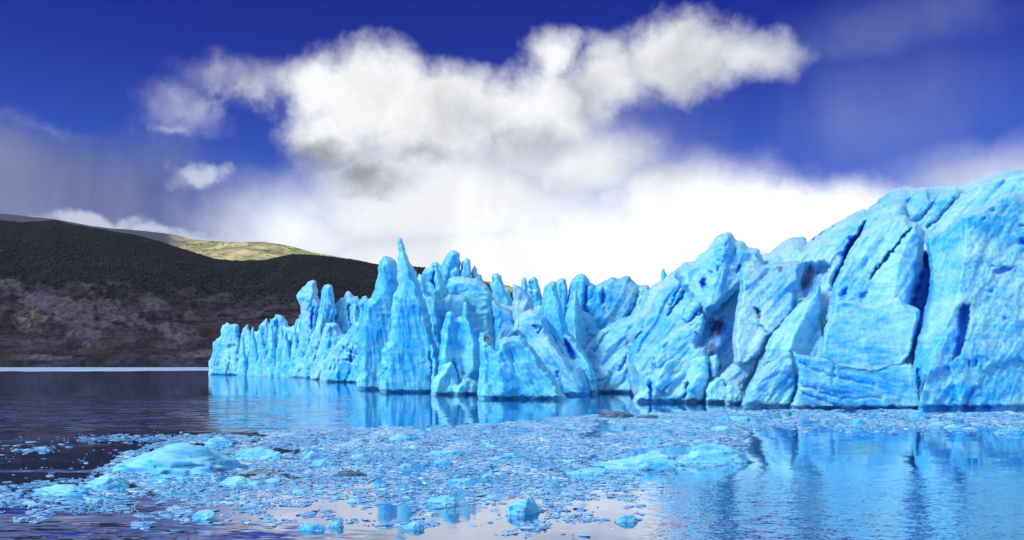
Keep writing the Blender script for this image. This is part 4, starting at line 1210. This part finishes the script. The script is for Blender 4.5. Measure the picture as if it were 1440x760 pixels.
def blobs(uv, items):
    acc = None
    for px, py, rx, ry, k in items:
        a, e = ang(px, py)
        v = b.vmath('SUBTRACT', uv, (a, e, 0))
        v = b.vmath('MULTIPLY', v, (F / rx, F / ry, 0))
        f = b.math('MULTIPLY', b.math('SUBTRACT', 1.0, b.vmath('LENGTH', v)), k)
        acc = f if acc is None else b.math('MAXIMUM', acc, f)
    return acc


n_big = b.noise(D, 7.5, 7, 0.56, 0.2)
n_fine = b.noise(D, 19, 6, 0.60, 0.3)
edge = b.math('ADD', b.math('MULTIPLY', b.math('SUBTRACT', n_big, .5), 1.1), b.math('MULTIPLY', b.math('SUBTRACT', n_fine, .5), .45))
# great cumulus
main = blobs(UV, [(440, 130, 75, 62, 1), (520, 150, 130, 80, 1.2), (470, 200, 100, 62, 1), (620, 160, 120, 75, 1.2), (600, 205, 130, 52, 1), (690, 165, 90, 60, 1), (772, 90, 58, 66, .95),
                  (760, 160, 100, 80, 1.1), (850, 120, 120, 75, 1.1), (950, 90, 130, 62, 1.1), (1050, 82, 85, 42, .72), (350, 130, 85, 48, .42), (275, 160, 70, 34, .24), (520, 245, 70, 34, .7), (730, 205, 60, 50, .7)])
dm = b.math('ADD', main, b.math('MULTIPLY', edge, 0.72))
holes = blobs(UV, [(800, 90, 60, 60, .5), (900, 95, 60, 36, .5), (1010, 90, 110, 50, .5), (330, 150, 90, 50, .55), (705, 130, 40, 40, .3), (590, 150, 40, 40, .25)])
m_main = b.mapr(b.math('SUBTRACT', dm, b.math('MULTIPLY', b.mapr(holes, 0, .4), b.mapr(n_fine, .40, .60, .0, .26))), -.10, 0.66)
# small puffs
puff = blobs(UV, [(275, 248, 48, 22, .8), (240, 185, 30, 10, .3), (60, 165, 70, 20, .17), (130, 306, 75, 18, .8), (205, 320, 75, 15, .7), (265, 328, 60, 20, .75), (40, 300, 60, 10, .5)])
m_puff = b.mapr(b.math('ADD', puff, b.math('MULTIPLY', edge, .60)), 0.0, 0.60)
# bank of bright cloud low over the ice
bank = blobs(UVs, [(760, 420, 480, 190, 1.0), (640, 300, 330, 95, .75), (980, 330, 230, 110, .9), (1150, 322, 190, 74, 1.1), (820, 240, 150, 70, .6), (420, 330, 200, 90, .6), (1440, 260, 160, 60, .35), (1240, 330, 100, 50, .6)])
m_bank = b.mapr(b.math('ADD', bank, b.math('MULTIPLY', edge, .30)), -.10, 0.54)
# thin veil
veil = blobs(UVs, [(1240, 40, 210, 70, .8), (1330, 250, 200, 90, .8), (1200, 170, 380, 130, .55), (950, 240, 220, 120, .8), (560, 280, 330, 120, .7), (180, 270, 380, 90, 1.1), (40, 290, 240, 90, 1.0)])
v_n = b.noise(b.mapping(D, (1, 1, 0.45)), 5.5, 5, .55, .6)
m_veil = b.math('MULTIPLY', b.mapr(veil, 0.0, .85), b.mapr(v_n, .34, .78, .06, .62))
# the rest of the sky, out of the picture: broken cloud, added bright to fill the ice
elsew = b.mapr(b.vmath('DOT_PRODUCT', D, (0.0, 0.93, 0.34)), 0.80, 0.45)
m_else = b.math('MULTIPLY', b.mapr(b.noise(D, 2.2, 7, .6, .3), .38, .62), elsew)
# clear sky
tint = b.mix(b.mapr(el, R(4), R(24)), (0.16, 0.32, 0.98), (0.020, 0.066, 0.60))
clear = b.mix(1.0, sky.outputs[0], tint, 'MULTIPLY')
Lc = 8.4
n_off = b.noise(b.vmath('ADD', D, (0.012, 0.0, -0.022)), 7.5, 7, .56, .2)
rel_ = b.math('MULTIPLY', b.math('SUBTRACT', n_off, n_big), 2.6)
dk = blobs(UV, [(440, 225, 110, 34, 1.1), (515, 255, 80, 36, 1.2), (400, 180, 50, 40, .3), (740, 205, 80, 50, .55), (820, 150, 80, 60, .5), (790, 100, 50, 50, .3), (1000, 100, 160, 60, .42), (900, 100, 80, 40, .4), (330, 140, 80, 40, .5), (600, 225, 120, 22, .5), (660, 180, 60, 60, .3)])
dk = b.mapr(b.math('ADD', dk, b.math('MULTIPLY', edge, .45)), -.12, .85)
br = b.math('SUBTRACT', 0.98, b.math('MULTIPLY', dk, .56))
br = b.math('SUBTRACT', br, b.math('MULTIPLY', rel_, .38))
br = b.math('MULTIPLY', b.math('MAXIMUM', b.math('MINIMUM', br, 1.0), .15), Lc)
c_main = b.mix(dk, (.985, .99, 1.0), (.90, .95, 1.05))
c_main = b.mix(1.0, c_main, br, 'MULTIPLY')
g_bank = b.mapr(v_n, .30, .70, 1.0, .72)
wht = blobs(UVs, [(1130, 300, 260, 75, 1.0), (860, 340, 260, 120, .6)])
g_bank = b.math('MAXIMUM', g_bank, b.mapr(wht, 0, .5, .7, 1.0))
gl = b.mapr(az, ang(430, 300)[0], ang(120, 300)[0], 1.0, .42)
c_bank = b.mix(1.0, b.mix(b.mapr(az, ang(500, 300)[0], ang(150, 300)[0]), (.97, .985, 1.0), (.72, .80, 1.12)), b.math('MULTIPLY', b.math('MULTIPLY', g_bank, gl), Lc * 1.18), 'MULTIPLY')
vl = b.mapr(az, ang(480, 300)[0], ang(60, 300)[0], .66, .36)
c_veil = b.mix(1.0, (.66, .80, 1.15), b.math('MULTIPLY', vl, Lc), 'MULTIPLY')
col = b.mix(b.math('MULTIPLY', m_veil, .70), clear, c_veil)
murk = b.mapr(b.math('ADD', blobs(UVs, [(60, 262, 330, 95, 1.0), (-300, 250, 400, 110, 1.0), (260, 300, 200, 60, .7)]), b.math('MULTIPLY', edge, .5)), -.05, .75)
col = b.mix(b.math('MULTIPLY', murk, .78), col, b.mix(b.mapr(v_n, .35, .68), (.95, 1.1, 2.2), (2.3, 2.5, 3.6)))
col = b.mix(m_bank, col, c_bank)
col = b.mix(b.math('MULTIPLY', m_puff, .62), col, b.mix(1.0, (.9, .95, 1.05), Lc * .72, 'MULTIPLY') if False else (7.0, 7.4, 8.2))
col = b.mix(m_main, col, c_main)
col = b.mix(b.math('MULTIPLY', m_else, .85), col, (9.0, 9.4, 10.2))
b.l(col, bg.inputs['Color'])
b.l(bg.outputs[0], wout.inputs[0])

sun_d = bpy.data.lights.new('sun', 'SUN')
sun_d.energy = 2.4
sun_d.angle = R(12)
sun_d.color = (1.0, .95, .88)
sun = bpy.data.objects.new('sun', sun_d)
dirv = Vector((math.sin(R(SUN_AZ)) * math.cos(R(SUN_EL)), math.cos(R(SUN_AZ)) * math.cos(R(SUN_EL)), math.sin(R(SUN_EL))))
sun.rotation_euler = dirv.to_track_quat('Z', 'Y').to_euler()
COL.objects.link(sun)

# ------------------------------------------------------------------ camera
cam_d = bpy.data.cameras.new('camera')
cam_d.sensor_width = 36.0
cam_d.lens = 36.0 * F / 1440.0
cam_d.shift_y = (HY - 380.0) / 1440.0
cam_d.clip_start = 1.0
cam_d.clip_end = 200000.0
cam = bpy.data.objects.new('camera', cam_d)
cam.location = (0, 0, H)
cam.rotation_euler = (R(90), 0, 0)
COL.objects.link(cam)
scene.camera = cam

vs = scene.view_settings
vs.view_transform = 'Standard'
vs.look = 'None'
vs.exposure = 0.25
vs.gamma = 1.0
vs.use_curve_mapping = False
scene.render.resolution_x, scene.render.resolution_y = 1024, 540
cy = scene.cycles
cy.max_bounces = 8
cy.diffuse_bounces = 5
cy.glossy_bounces = 4
cy.use_denoising = True
